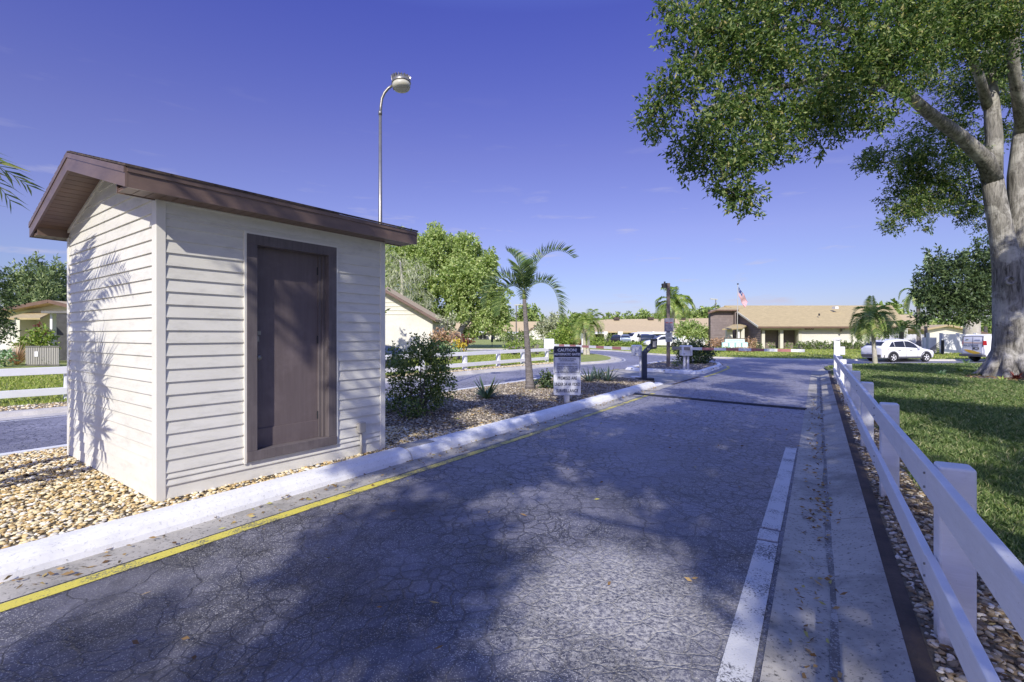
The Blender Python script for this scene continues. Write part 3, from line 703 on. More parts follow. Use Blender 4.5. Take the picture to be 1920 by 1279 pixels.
# light channel round the door, eave trim
m = MB(); sb(m, D0-.022, D0, -.03, 0, DZ0-.02, DZ1+.02); sb(m, D1, D1+.022, -.03, 0, DZ0-.02, DZ1+.02); sb(m, D0, D1, -.03, 0, DZ1, DZ1+.02)
m.build('door_surround', M['trim'], shed)
m = MB(); sb(m, .03, SL-.03, -.03, -.005, WT-.025, WT+.001)
for sg in (0, 1):      # sloping trim under the gable soffit
    for aa in (-.028, SL+.006):
        b0, b1 = (0.03, SW/2) if sg == 0 else (SW-.03, SW/2)
        m.hexa([S(aa, b0, zt(b0)-.20), S(aa+.022, b0, zt(b0)-.20), S(aa+.022, b1, zt(b1)-.20), S(aa, b1, zt(b1)-.20), S(aa, b0, zt(b0)-.163), S(aa+.022, b0, zt(b0)-.163), S(aa+.022, b1, zt(b1)-.163), S(aa, b1, zt(b1)-.163)])
m.build('eave_trim', M['trim'], shed)
# door: frame, slab, kick board, handle, padlock
FW = .105
df = MB()
sb(df, D0, D0+FW, -.036, .10, DZ0+.10, DZ1-FW); sb(df, D1-FW, D1, -.036, .10, DZ0+.10, DZ1-FW)
sb(df, D0, D1, -.037, .10, DZ1-FW, DZ1); sb(df, D0, D1, -.045, .10, DZ0, DZ0+.10)
sb(df, D1-FW-.035, D1-FW, .035, .10, DZ0+.10, DZ1-FW); sb(df, D1-FW-.07, D1-FW-.035, .06, .10, DZ0+.10, DZ1-FW)
df.build('door_frame', M['frame'], shed, bevel=.003)
dr = MB(); sb(dr, D0+FW, D1-FW-.07, .082, .12, DZ0+.10, DZ1-FW); door = dr.build('door', M['door'], shed)
m = MB(); sb(m, D0+FW, D1-FW-.07, .070, .082, DZ0+.10, DZ0+.30); m.build('kick_board', M['door'], door, bevel=.002)
m = MB(); c = S(D0+FW+.05, .055, 1.48); m.lathe(S(D0+FW+.05, .082, 1.36), [(.03, 0), (.03, .010), (.014, .012), (.014, .035), (.028, .045), (.028, .06), (.014, .066)], 14, (S(0, -1)-S(0, 0))); m.build('door_knob', M['steel'], door, smooth=True)
m = MB(); sb(m, D0+FW+.005, D0+FW+.085, .062, .072, 1.60, 1.64); sb(m, D0+FW+.012, D0+FW+.055, .040, .066, 1.53, 1.585); m.tube([S(D0+FW+.020, .053, 1.585), S(D0+FW+.020, .053, 1.615), S(D0+FW+.033, .053, 1.63), S(D0+FW+.046, .053, 1.615), S(D0+FW+.046, .053, 1.585)], .005, 6); m.build('padlock', M['steel'], door)
m = MB()
for hz in (.62, 1.5, 2.3): m.cyl(S(D1-FW-.075, .075, hz), S(D1-FW-.075, .075, hz+.09), .008)
build_each(m, 'hinge', M['darkmetal'], door)
# conduit
m = MB(); m.tube([S(2.13, -.05, .08), S(2.13, -.045, .39)], .014, 10); m.build('conduit_pipe', M['greyplastic'], shed, smooth=True)
m = MB(); sb(m, 2.085, 2.175, -.085, -.018, .39, .515); m.build('outlet_box', M['greyplastic'], shed, bevel=.006)
# roof
G0, G1 = -.30, SL+.32; OV = .28
rf = MB()
for sg in (1, -1):
    b0, br_ = (-OV-.02, SW/2) if sg == 1 else (SW+OV+.02, SW/2)
    z0 = zt(-OV)-.0057; z1 = zt(SW/2)
    n = 14
    for i in range(n):                                  # shingle courses with a small step
        t0, t1 = i/n, (i+1)/n; ba, bb = b0+(br_-b0)*t0, b0+(br_-b0)*t1; za, zb = z0+(z1-z0)*t0, z0+(z1-z0)*t1
        rf.hexa([S(G0-.02, ba, za-.005), S(G1+.02, ba, za-.005), S(G1+.02, bb, zb-.005), S(G0-.02, bb, zb-.005), S(G0-.02, ba, za+.016), S(G1+.02, ba, za+.016), S(G1+.02, bb, zb+.006), S(G0-.02, bb, zb+.006)])
rf.build('shingle_roof', M['roof_brown'], shed)
fa = MB()
for b0, b1 in ((-OV, -OV+.02), (SW+OV-.02, SW+OV)): sb(fa, G0, G1, b0, b1, 2.80, zt(-OV)-.012)
sb(fa, G0-.004, G1+.004, -OV-.012, -OV, 2.925, zt(-OV)-.010)
build_each(fa, 'fascia_board', M['fascia'], shed)
rk = MB()
for aa, ab in ((G0-.018, G0+.004), (G1-.004, G1+.018)):
    for sg in (1, -1):
        b0 = -OV if sg == 1 else SW+OV; bm_ = SW/2
        rk.hexa([S(aa, b0, 2.80), S(ab, b0, 2.80), S(ab, bm_, zt(bm_)-.19), S(aa, bm_, zt(bm_)-.19), S(aa, b0, zt(-OV)-.012), S(ab, b0, zt(-OV)-.012), S(ab, bm_, zt(bm_)-.012), S(aa, bm_, zt(bm_)-.012)])
        rk.hexa([S(aa-.008 if aa < 0 else ab, b0, zt(-OV)-.06), S(aa if aa < 0 else ab+.008, b0, zt(-OV)-.06), S(aa if aa < 0 else ab+.008, bm_, zt(bm_)-.06), S(aa-.008 if aa < 0 else ab, bm_, zt(bm_)-.06),
                 S(aa-.008 if aa < 0 else ab, b0, zt(-OV)-.011), S(aa if aa < 0 else ab+.008, b0, zt(-OV)-.011), S(aa if aa < 0 else ab+.008, bm_, zt(bm_)-.011), S(aa-.008 if aa < 0 else ab, bm_, zt(bm_)-.011)])
build_each(rk, 'rake_board', M['fascia'], shed)
so = MB(); w = .095
for b0, b1 in ((-OV+.02, -.02), (SW+.02, SW+OV-.02)):
    a = G0+.004
    while a < G1-.01:
        a2 = min(a+w, G1-.004); sb(so, a+.003, a2-.003, b0, b1, 2.806, 2.822); a = a2
    sb(so, G0+.004, G1-.004, b0, b1, 2.823, 2.83)
for aa, ab in ((G0+.004, -.02), (SL+.02, G1-.004)):
    for sg in (1, -1):
        b = 0.; 
        while b < SW/2-.01:
            b2 = min(b+w, SW/2); q0, q1 = (b+.003, b2-.003) if sg == 1 else (SW-b-.003, SW-b2+.003)
            so.hexa([S(aa, q0, zt(b+.003)-.165), S(ab, q0, zt(b+.003)-.165), S(ab, q1, zt(b2-.003)-.165), S(aa, q1, zt(b2-.003)-.165), S(aa, q0, zt(b+.003)-.150), S(ab, q0, zt(b+.003)-.150), S(ab, q1, zt(b2-.003)-.150), S(aa, q1, zt(b2-.003)-.150)])
            b = b2
        q0, q1 = (0, SW/2) if sg == 1 else (SW, SW/2)
        so.hexa([S(aa, q0, zt(0)-.149), S(ab, q0, zt(0)-.149), S(ab, q1, zt(SW/2)-.149), S(aa, q1, zt(SW/2)-.149), S(aa, q0, zt(0)-.14), S(ab, q0, zt(0)-.14), S(ab, q1, zt(SW/2)-.14), S(aa, q1, zt(SW/2)-.14)])
so.build('soffit', M['soffit'], shed)
m = MB()      # boxed eave return on the gable ends
for aa, ab in ((G0+.004, -.004), (SL+.004, G1-.004)):
    for sg in (1, -1):
        q0, q1 = (-OV+.02, 0.) if sg == 1 else (SW+OV-.02, SW)
        m.hexa([S(aa, q1, 2.80), S(ab, q1, 2.80), S(ab, q1+.012*sg, 2.80), S(aa, q1+.012*sg, 2.80), S(aa, q1, zt(0)-.15), S(ab, q1, zt(0)-.15), S(ab, q1+.012*sg, zt(0)-.15), S(aa, q1+.012*sg, zt(0)-.15)])
build_each(m, 'eave_return', M['fascia'], shed)

# ================================================================== white fences
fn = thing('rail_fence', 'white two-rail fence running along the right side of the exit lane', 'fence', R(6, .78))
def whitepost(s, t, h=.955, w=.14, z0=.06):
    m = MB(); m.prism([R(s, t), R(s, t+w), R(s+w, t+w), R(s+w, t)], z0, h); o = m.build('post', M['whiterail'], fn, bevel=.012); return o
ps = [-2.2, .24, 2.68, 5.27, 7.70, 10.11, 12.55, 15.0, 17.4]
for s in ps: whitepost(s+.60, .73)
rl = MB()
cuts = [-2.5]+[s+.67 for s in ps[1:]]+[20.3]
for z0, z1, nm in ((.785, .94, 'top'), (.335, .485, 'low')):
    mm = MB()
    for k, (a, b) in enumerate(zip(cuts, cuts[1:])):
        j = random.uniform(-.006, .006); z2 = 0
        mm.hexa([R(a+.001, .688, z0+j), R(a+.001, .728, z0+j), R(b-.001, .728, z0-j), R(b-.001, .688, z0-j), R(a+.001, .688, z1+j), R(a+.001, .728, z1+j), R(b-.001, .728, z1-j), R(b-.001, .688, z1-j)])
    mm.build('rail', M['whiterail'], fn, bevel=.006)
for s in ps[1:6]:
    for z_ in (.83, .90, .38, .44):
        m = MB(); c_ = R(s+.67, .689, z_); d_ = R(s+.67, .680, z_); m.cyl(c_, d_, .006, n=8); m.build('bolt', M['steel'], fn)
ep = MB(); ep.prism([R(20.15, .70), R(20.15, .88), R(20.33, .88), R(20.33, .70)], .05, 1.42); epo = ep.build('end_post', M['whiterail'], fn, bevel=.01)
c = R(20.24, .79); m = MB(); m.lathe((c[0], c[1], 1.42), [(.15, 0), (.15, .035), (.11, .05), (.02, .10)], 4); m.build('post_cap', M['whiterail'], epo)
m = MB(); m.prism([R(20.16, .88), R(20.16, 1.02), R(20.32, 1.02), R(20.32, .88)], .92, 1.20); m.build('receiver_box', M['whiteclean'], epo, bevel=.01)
lf = thing('rail_fence', 'white two-rail fence beyond the entry lane on the left', 'fence', (-3.5, 19))
LP = [(-19, .5), (-15, 5.6), (-12.6, 8.75), (-10.35, 11.4), (-8.45, 13.4), (-6.75, 15.4), (-5.1, 17.3), (-3.5, 19.25), (-1.99, 21.22), (-.59, 23.4), (.62, 25.2), (2.01, 27.11)]
for i, q in enumerate(LP):
    a = Vector(LP[max(i-1, 0)]); b = Vector(LP[min(i+1, len(LP)-1)]); d = (b-a).normalized(); n = Vector((-d.y, d.x)); q = Vector(q)
    cs = [q+d*x+n*y for x, y in ((-.08, 0), (.08, 0), (.08, .17), (-.08, .17))]
    hh = .815
    MB().prism([tuple(v) for v in cs], .03, hh).build('post', M['whitebright'], lf, bevel=.012)
for z0, z1 in ((.70, .865), (.22, .385)):
    mm = MB()
    for a, b in zip(LP, LP[1:]):
        d = (Vector(b)-Vector(a)).normalized(); n = Vector((-d.y, d.x)); a = Vector(a); b = Vector(b)
        q = [a-n*.045, b-n*.045, b-n*.002, a-n*.002]; mm.prism([tuple(v) for v in q], z0, z1)
    mm.build('rail', M['whitebright'], lf, bevel=.006)
tag(MB().box(1.78, 2.34, 27.0, 27.5, .82, 1.38).build('gate_control_box', M['whiteclean'], None, bevel=.04), 'white metal box on the end post of the entry lane fence', 'control box')
# ================================================================== street furniture
def slats(mb, *a): pass
# lamp behind the booth
lx, ly = (713-960)/F*10.8, 10.8
lamp = thing('street_lamp', 'tall metal lamp pole rising behind the booth roof, curved arm with round head', 'street lamp', (lx, ly, 0))
def LZ(py): return H-(py-HZ)/F*10.8
def LX(px): return (px-960)/F*10.8
MB().tube([(lx, ly, .05), (lx, ly, 3.5), (lx, ly, LZ(214))], [.055, .045, .034], 12).build('pole', M['steel'], lamp, smooth=True)
arm = [(lx, ly, LZ(214)-.1)]+[(LX(x), ly-.0, LZ(y)) for x, y in ((714, 200), (716, 185), (721, 174), (728, 166), (736, 160))]
MB().tube(arm, [.030]*6, 12).build('curved_arm', M['steel'], lamp, smooth=True)
MB().cyl((lx, ly, LZ(216)), (lx, ly, LZ(208)), .040).build('collar', M['steel'], lamp, smooth=True)
hc = Vector((LX(752.5), ly, LZ(158))); ax = Vector((-.10, .10, 1)).normalized()
head = MB().lathe(hc, [(.205, .0), (.212, .02), (.205, .05), (.19, .09), (.15, .145), (.08, .165)], 28, ax).build('lamp_head', M['steel'], lamp, smooth=True)
fm = MB()
for k in range(20):
    t = k*math.tau/20; d = Vector((math.cos(t), math.sin(t), 0)); fm.beam(hc+d*.13+ax*.12, hc+d*.205+ax*.10, .012, .13, up=ax)
fm.build('cooling_fins', M['steel'], head)
MB().lathe(hc+ax*.16, [(.055, 0), (.06, .03), (.055, .07), (.03, .085)], 16, ax).build('photocell', M['darkmetal'], head, smooth=True)
MB().lathe(hc-ax*.001, [(.198, 0), (.195, -.06), (.18, -.10), (.14, -.125), (.06, -.135)], 28, ax).build('lens', M['lampglass'], lamp, smooth=True)
m = MB().beam((LX(736), ly, LZ(161)), hc+Vector((-.16, 0, -.02)), .05, .05); m.tube([(LX(737), ly-.02, LZ(166)), (LX(739), ly-.02, LZ(170))], .008, 6); build_each(m, 'bracket', M['darkmetal'], lamp)

# caution sign
sx0, sx1 = (1038-960)/F*10.75, (1089-960)/F*10.75; sy = 10.75; cx = (sx0+sx1)/2; sw = sx1-sx0
sign = thing('warning_sign', 'white and navy CAUTION AUTOMATIC GATES sign on a short post in gravel', 'warning sign', (cx, sy, .1))
def SZ(py): return H-(py-HZ)/F*sy
MB().box(cx-.055, cx+.055, sy+.03, sy+.12, .05, 1.0).build('post', M['whiterail'], sign, bevel=.005)
def board(z0, z1, y): 
    m = MB(); n = 4; r = .03; P = []
    for (ccx, ccz, a0) in ((sx1-r, z1-r, 0), (sx0+r, z1-r, 90), (sx0+r, z0+r, 180), (sx1-r, z0+r, 270)):
        for k in range(n+1):
            t = math.radians(a0+90*k/n); P.append((ccx+r*math.cos(t), ccz+r*math.sin(t)))
    k = len(P); m.add([(p[0], y, p[1]) for p in P]+[(p[0], y+.008, p[1]) for p in P], [tuple(range(k)), tuple(range(2*k-1, k-1, -1))]+[(i, i+k, (i+1) % k+k, (i+1) % k) for i in range(k)])
    return m
zt1, zb1, zt2, zb2 = SZ(649.5), SZ(700.5), SZ(702), SZ(741)
b1 = board(zb1, zt1, sy).build('sign_board', M['signwhite'], sign)
m = board(zt1-.235, zt1-.006, sy-.004); m.v = [(cx+(x-cx)*.98, y, z) for x, y, z in m.v]; m.build('navy_header', M['signnavy'], b1)
bd = MB(); t = .008
for x0, x1, z0, z1 in ((sx0+.02, sx1-.02, zb1+.018, zb1+.018+t), (sx0+.02, sx0+.02+t, zb1+.018, zt1-.2), (sx1-.02-t, sx1-.02, zb1+.018, zt1-.2)): bd.box(x0, x1, sy-.003, sy+.001, z0, z1)
bd.build('border_line', M['signnavy'], b1)
X, Zu = (1, 0, 0), (0, 0, 1)
text('lettering', 'CAUTION!', .088, M['signwhite'], (cx, sy-.010, zt1-.085), X, Zu, b1, bold=.0035)
text('lettering', 'AUTOMATIC GATES', .068, M['signwhite'], (cx, sy-.010, zt1-.175), X, Zu, b1, bold=.0035, xs=.92)
rows = [('No playing or climbing', .285), ('on or around gate.', .325), ('Gate closes on one vehicle.', .40), ('Owner and association not', .455), ('liable for any injury, damage', .495), ('or loss caused by operation', .535), ('or malfunction of gate(s).', .575)]
for s, dz in rows: text('lettering', s, .040, M['signnavy'], (cx, sy-.004, zt1-dz*(zt1-zb1)/.62), X, Zu, b1, bold=.0006)
b2 = board(zb2, zt2, sy+.004).build('sign_board', M['signwhite'], sign)
for s, py, xs in (('PREMISES ARE', 709.5, .70), ('UNDER 24 HR VIDEO', 721, .60), ('SURVEILLANCE', 733, .72)): text('lettering', s, .098, M['signnavy'], (cx, sy+.0, SZ(py)), X, Zu, b2, bold=.0022, xs=xs)
m = MB()
for b, y in (((zt1-.03), sy-.006), (zb1+.035, sy-.002), (zt2-.03, sy+.002), ((zt2+zb2)/2+.06, sy+.002), ((zt2+zb2)/2-.065, sy+.002)): m.cyl((cx, y, b), (cx, y+.006, b), .008, n=8)
build_each(m, 'screw', M['steel'], sign)
tag(MB().cyl((2.0, 11.7, .08), (2.0, 11.7, .22), .022).build('bed_stake', M['edging']), 'short rusty brown stub of pipe in the gravel beside the kerb', 'pipe stub')
tag(MB().box(-.62, -.52, 12.3, 12.42, .08, .22).build('garden_spotlight', M['black'], bevel=.01), 'small black box at the thin kerb left of the strap leaved plant', 'garden light')
# grey paver behind booth corner
tag(MB().prism([tuple(S(SL+.10, -.33).xy), tuple(S(SL+.62, -.33).xy), tuple(S(SL+.62, -.12).xy), tuple(S(SL+.10, -.12).xy)], .09, .15).build('paver_block', M['gutter'], bevel=.01), 'grey concrete block lying on rocks at the booth corner', 'paver')

# card reader pedestal
bx, by = (1208-960)/F*17.1, 17.1
def Q(px, py, d=17.1): return PT(px, py, d)
ped = thing('card_reader', 'leaning blue-grey card reader pedestal at the end of the booth island', 'card reader', (bx, by, 0))
m = MB().box(bx-.26, bx+.29, by-.22, by+.22, .02, .10); m.build('base_plate', M['darkmetal'], ped, bevel=.01)
m = MB().beam((bx-.0, by, .09), (bx-.0, by, 1.03), .17, .14, up=(0, 1, 0)).beam((bx-.02, by, .95), (bx+.27, by, 1.25), .15, .15, up=(0, 1, 0)); m.build('angled_post', M['bluegrey'], ped, bevel=.012)
hd = MB().hexa([(bx+.22, by-.13, 1.10), (bx+.40, by-.13, 1.12), (bx+.40, by+.10, 1.12), (bx+.22, by+.10, 1.10), (bx+.24, by-.11, 1.47), (bx+.44, by-.11, 1.47), (bx+.44, by+.10, 1.45), (bx+.24, by+.10, 1.45)]).build('reader_head', M['darkmetal'], ped, bevel=.012)
MB().box(bx+.26, bx+.38, by-.145, by-.125, 1.18, 1.38).build('reader_face', M['greyplastic'], hd)
m = MB().lathe((bx+.12, by-.09, 1.10), [(.05, 0), (.05, .02), (.03, .025)], 14, (0, -1, 0)); m.build('hinge_disc', M['steel'], ped)

def barrier(name, label, boxc, bw, bh, bd_, z0, z1, ground, armA, armB, armz, nstr, posts, tail=.5, offs=.1):
    t = thing(name, label, 'barrier gate', (boxc[0], boxc[1], 0))
    x, y = boxc
    cab = MB().box(x-bw/2, x+bw/2, y-bd_/2, y+bd_/2, z0, z1).build('drive_box', M['whiteclean'], t, bevel=.04, seg=3)
    MB().box(x-bw/2+.06, x-bw/2+.14, y-bd_/2-.004, y-bd_/2+.002, z0+.08, z0+.10).build('latch_slot', M['black'], cab)
    MB().box(x+bw*.28, x+bw*.30, y-bd_/2-.003, y-bd_/2+.002, z0+.03, z1-.03).build('lid_seam', M['greyplastic'], cab)
    for px_ in posts:
        MB().cyl((x+px_, y+.02, ground), (x+px_, y+.02, z0+.02), .055, n=14).build('support_post', M['whiteclean'], t, smooth=True)
    MB().box(x-.2, x+.22, y-.16, y+.2, ground, ground+.03).build('base_plate', M['whiteclean'], t)
    a = Vector((*armA, armz)); b = Vector((*armB, armz-.03)); d = (b-a).normalized()
    am = MB(); n = nstr; w = .05
    ln = (b-a).length
    for k in range(n):
        am.cur = k % 2; am.beam(a+d*(ln*k/n), a+d*(ln*(k+1)/n), w, .11)
    ao = am.build('barrier_arm', [M['whiteclean'], M['red']], t)
    MB().beam(a-d*tail, a, .09, .13).build('counterweight', M['steel'], t, bevel=.01)
    return t
ex = (7.45, 20.9)
barrier('barrier_gate', 'white barrier on the gate island with striped arm across the exit lane', ex, .46, .46, .34, .70, 1.15, .10, (ex[0]+.1, ex[1]-.25), (11.25, 18.75), 1.02, 9, (-.06, .09), tail=.75)
en = (4.7, 18.4)
barrier('barrier_gate', 'white barrier behind the card reader with striped arm across the entry lane', en, .34, .42, .34, .80, 1.22, .0, (en[0]-.15, en[1]+.2), (2.35, 27.0), 1.07, 11, (.16, ), tail=.2)
# timber pole with signs
px_, py_ = (1253-960)/F*23., 23.
tp = thing('timber_pole', 'weathered square timber pole carrying two metal signs and a lamp', 'pole', (px_, py_, .1))
def TZ(py): return H-(py-HZ)/F*23.
MB().box(px_-.07, px_+.07, py_-.07, py_+.07, .05, TZ(531)).build('pole', M['woodgrey'], tp, bevel=.012)
m = MB().hexa([(px_-.27, py_-.12, TZ(540)), (px_-.10, py_-.12, TZ(540)), (px_-.10, py_+.1, TZ(540)), (px_-.27, py_+.1, TZ(540)), (px_-.30, py_-.12, TZ(532)), (px_-.09, py_-.12, TZ(531)), (px_-.09, py_+.1, TZ(531)), (px_-.30, py_+.1, TZ(532))]).cyl((px_-.17, py_, TZ(531)), (px_-.17, py_, TZ(528)), .04); m.build('flood_lamp', M['darkmetal'], tp)
s1 = MB().box(px_-.215, px_+.215, py_-.105, py_-.088, TZ(622), TZ(597)).build('sign_plate', plain('faded_grey_sign', (.25, .24, .30), (.20, .19, .25), 3, .5, 0), tp)
m = MB()
m.box(px_-.16, px_-.03, py_-.109, py_-.105, TZ(606.2), TZ(604)).box(px_+.03, px_+.17, py_-.109, py_-.105, TZ(606.2), TZ(604)); build_each(m, 'red_band', plain('faded_red', (.32, .10, .12), None, 3, .5, 0), s1)
m = MB()
for yy in (609, 612, 614.5, 618): m.box(px_-.15, px_+.15, py_-.109, py_-.105, TZ(yy+.6), TZ(yy))
m.build('faint_rows', plain('faded_white', (.42, .42, .48), None, 3, .5, 0), s1)
s2 = MB().box(px_-.16, px_+.16, py_-.105, py_-.088, TZ(641), TZ(623.5)).build('sign_plate', plain('pale_sign', (.55, .56, .52), (.42, .43, .42), 9, .5, 0), tp)
m = MB()
for yy in (626, 628.3, 630.5, 635, 637.3): m.box(px_-.11, px_+.11, py_-.109, py_-.105, TZ(yy+.7), TZ(yy))
m.build('faint_rows', plain('grey_rows', (.22, .23, .24), None, 3, .5, 0), s2)

# ================================================================== plants in the beds
def leafy(name, parent, cl, per, ln, wd, mat, **k):
    Vv, Ff = cluster_leaves(cl, per, ln, wd, **k); return np_mesh(name, Vv, Ff, mat, parent)
bb = G(785, 775, .1)
bush = thing('island_shrub', 'open multi-stemmed green shrub beside the booth in the bed', 'shrub', (bb[0], bb[1], .1))
cl = []; st = MB(); bt = Vector((bb[0], bb[1], .1))
spots = [(745, 690), (760, 672), (790, 660), (815, 655), (800, 690), (770, 700), (745, 720), (760, 742), (790, 735), (815, 715), (832, 718), (810, 745), (775, 765), (735, 750), (790, 650), (740, 665), (828, 690), (822, 662)]
for i, (x, y) in enumerate(spots):
    d = 9.25+random.uniform(-.45, .45); c = PT(x, y, d); cl.append((tuple(c), .165+random.uniform(-.03, .05)))
    mid = bt.lerp(c, .5)+Vector((random.uniform(-.05, .05), 0, .02)); st.tube([bt+Vector((random.uniform(-.09, .09), random.uniform(-.09, .09), 0)), mid, c], [.011, .008, .004], 5, False)
st.build('stem', M['bark_grey'], bush)
leafy('foliage', bush, cl, 150, .054, .032, M['bushleaf'], twigs=8, spread=.16, shell=.25)
def strapplant(name, label, cat, base, n, ln, wd, mat, curve=.5, up=(.35, 1.35), group=None):
    t = thing(name, label, cat, base, group); Vv, Ff = straps(base, n, ln, wd, curve, up)
    np_mesh('leaves', Vv, Ff, mat, t); return t
q = G(912, 748, .1); strapplant('strap_leaf_plant', 'small pale strap-leaved plant alone in the gravel bed', 'plant', (q[0], q[1], .1), 34, .58, .065, M['strapleaf'], .45)
M['aloe'] = isl('blue_green_aloe', [(0., (.05, .09, .07)), (.6, (.11, .16, .13)), (1., (.22, .26, .20))], .5, .1, .3)
for i, (x, y) in enumerate(((1105, 716), (1122, 712), (1140, 715))):
    q = G(x, y, .1); strapplant('aloe_plant', ['spiky blue-green aloe nearest the sign', 'spiky blue-green aloe in the middle of the row of three', 'spiky blue-green aloe at the right end, toward the card reader'][i], 'plant', (q[0], q[1], .1), 44, .55, .06, M['aloe'], .35, (.15, 1.3), 'aloe plants right of the caution sign')
q = G(1022, 728, .1); t = thing('low_shrub', 'low dense green shrub left of the caution sign', 'shrub', (q[0], q[1], .1))
leafy('foliage', t, [((q[0]-.10, q[1], .25), .2), ((q[0]+.15, q[1]-.05, .28), .22), ((q[0]+.05, q[1], .45), .15)], 90, .07, .045, M['darkleaf'], twigs=6, spread=.10, shell=.3)
MB().tube([(q[0], q[1], .05), (q[0], q[1], .35)], [.02, .01], 5).build('stem', M['bark_grey'], t)

# ---- palms
def palm(name, label, base, top, r0, r1, fronds, leafmat, barkm, ringed=True, leaflet=.35, wid=.035, nleaf=30, shaft=True, group=None, hang=.4, vee=.4, trunks=None):
    t = thing(name, label, 'palm tree', base, group)
    for (b, tp_) in (trunks or [(base, top)]):
        b = Vector(b); tp_ = Vector(tp_); n = 26; pts = [b.lerp(tp_, (k/n)) for k in range(n+1)]
        rad = [(r0+(r1-r0)*min(1, (k/n)**.55))*(1+(.03 if k % 2 else 0)*ringed) for k in range(n+1)]; rad[0] = r0*1.15
        MB().tube(pts, rad, 14).build('trunk', barkm, t, smooth=True)
        if shaft:
            d = (tp_-b).normalized(); sh = (top[2]-base[2])*.10
            MB().tube([tp_-d*.02, tp_+d*sh*.5, tp_+d*sh], [r1*1.05, r1*1.0, r1*.45], 10).build('crownshaft', M['rachis'], t, smooth=True)
    for (o, az, el, ln, cv) in fronds:
        frond(o, az, el, ln, cv, leaflet, leafmat, t, nleaf, hang, wid, vee, thick=max(.008, r1*.18))
    return t
pb = G(994, 729, .1); pd = pb[1]; tp0 = PT(983, 560, pd)
o = PT(984, 548, pd)+Vector((0, 0, -.05))
fr = [(o, .15, 1.32, 2.15, 2.3), (o, -.25, 1.02, 1.75, 4.6), (o, math.pi+.1, 1.12, 1.8, 4.0), (o, math.pi-.5, 1.0, 1.45, 4.6), (o, math.pi*.5, 1.2, 1.7, 3.4), (o, math.pi*1.42, 1.25, 1.2, 2.0), (o, math.pi*.85, 1.42, 1.4, 1.6)]
cp = palm('young_palm', 'slender young palm with smooth tapering trunk in the gravel bed', (pb[0], pb[1], .1), tuple(tp0), .135, .052, fr, M['palmleaf'], M['bark_grey'], leaflet=.50, wid=.034, nleaf=40, shaft=True, hang=.25, vee=.8)
def ring(o, n, ln, el0, el1, cv, seed=1, jitter=.25):
    r = random.Random(seed); out = []
    for k in range(n):
        u = k/n; el = el1+(el0-el1)*r.random()
        out.append((o, k*2.399+r.uniform(-jitter, jitter), el, ln*r.uniform(.85, 1.1), cv*r.uniform(.85, 1.15)))
    return out
# double trunk palm on the corner of the left lawn
q = G(1100, 665.5, .08); a = (q[0]+.12, q[1], .08); a2 = (q[0]-.12, q[1]+.1, .08); ta = tuple(PT(1104, 612, q[1])); tb = tuple(PT(1095, 612, q[1]))
palm('twin_palm', 'palm with twin pale trunks on the lawn corner beyond the entry lane', a, ta, .14, .09, ring(Vector(ta)+Vector((0, 0, .15)), 17, 1.75, 1.45, -.1, 3.0, 3)+ring(Vector(tb)+Vector((0, 0, .1)), 15, 1.6, 1.4, -.3, 3.2, 5), M['palmlit'], M['bark_white'], leaflet=.50, wid=.05, nleaf=24, trunks=[(a, ta), (a2, tb)])
# palm on the near corner of the right lawn
q = G(1641, 684, .07); ta = tuple(PT(1635, 600, q[1]))
palm('corner_palm', 'full-crowned palm on the lawn in front of the white car', (q[0], q[1], .07), ta, .125, .075, ring(Vector(ta)+Vector((0, 0, .15)), 26, 1.55, 1.35, -.15, 3.6, 8)+[(Vector(ta), 1.5, 1.56, 1.2, .05)], M['palmlit'], M['bark_white'], leaflet=.42, wid=.045, nleaf=28)
# tall queen palm far behind the long building
q = PT(1262, 590, 75); 
palm('queen_palm', 'tall drooping queen palm rising behind the villa roof', (q.x, 75, 0), tuple(PT(1262, 572, 75)), .35, .25, ring(PT(1262, 568, 75), 22, 4.3, 1.4, .1, 2.6, 12), M['palmlit'], M['bark_white'], leaflet=1.1, wid=.14, nleaf=26, hang=.9, vee=.1)
q = G(1690, 655)
palm('small_palm', 'small palm in front of the brown-roofed house beside the white car', (PT(1690, 650, 40).x, 40, 0), tuple(PT(1690, 622, 40)), .2, .15, ring(PT(1690, 617, 40), 14, 1.5, 1.2, .2, 2.2, 4), M['palmlit'], M['bark_grey'], leaflet=.45, wid=.06, nleaf=20)
palm('foxtail_palm', 'brown-tinged foxtail palm hanging beside the dark leafy tree', (PT(1722, 650, 44).x, 44, 0), tuple(PT(1722, 560, 44)), .22, .14, ring(PT(1718, 548, 44), 11, 2.0, 1.1, -.4, 3.6, 9)+[(PT(1742, 520, 44), 1.2, 1.45, 2.2, .4), (PT(1738, 545, 44), 2.8, .3, 1.2, 3.)], M['palmlit'], M['bark_grey'], leaflet=.55, wid=.07, nleaf=28, hang=.7)
palm('booted_palm', 'thick palm trunk with criss-cross boots behind the white wall', (PT(1822, 650, 42).x, 42, 0), tuple(PT(1822, 585, 42)), .62, .55, ring(PT(1822, 570, 42), 12, 2.0, 1.3, .2, 1.6, 14), M['palmleaf'], M['bark_white'], leaflet=.7, wid=.08, nleaf=20, shaft=False)
palm('far_small_palm', 'small dark palm behind the house at the far right', (PT(1848, 640, 70).x, 70, 0), tuple(PT(1848, 612, 70)), .3, .2, ring(PT(1848, 608, 70), 11, 1.9, 1.3, .1, 2.2, 15), M['palmleaf'], M['bark_grey'], leaflet=.6, wid=.09, nleaf=18)

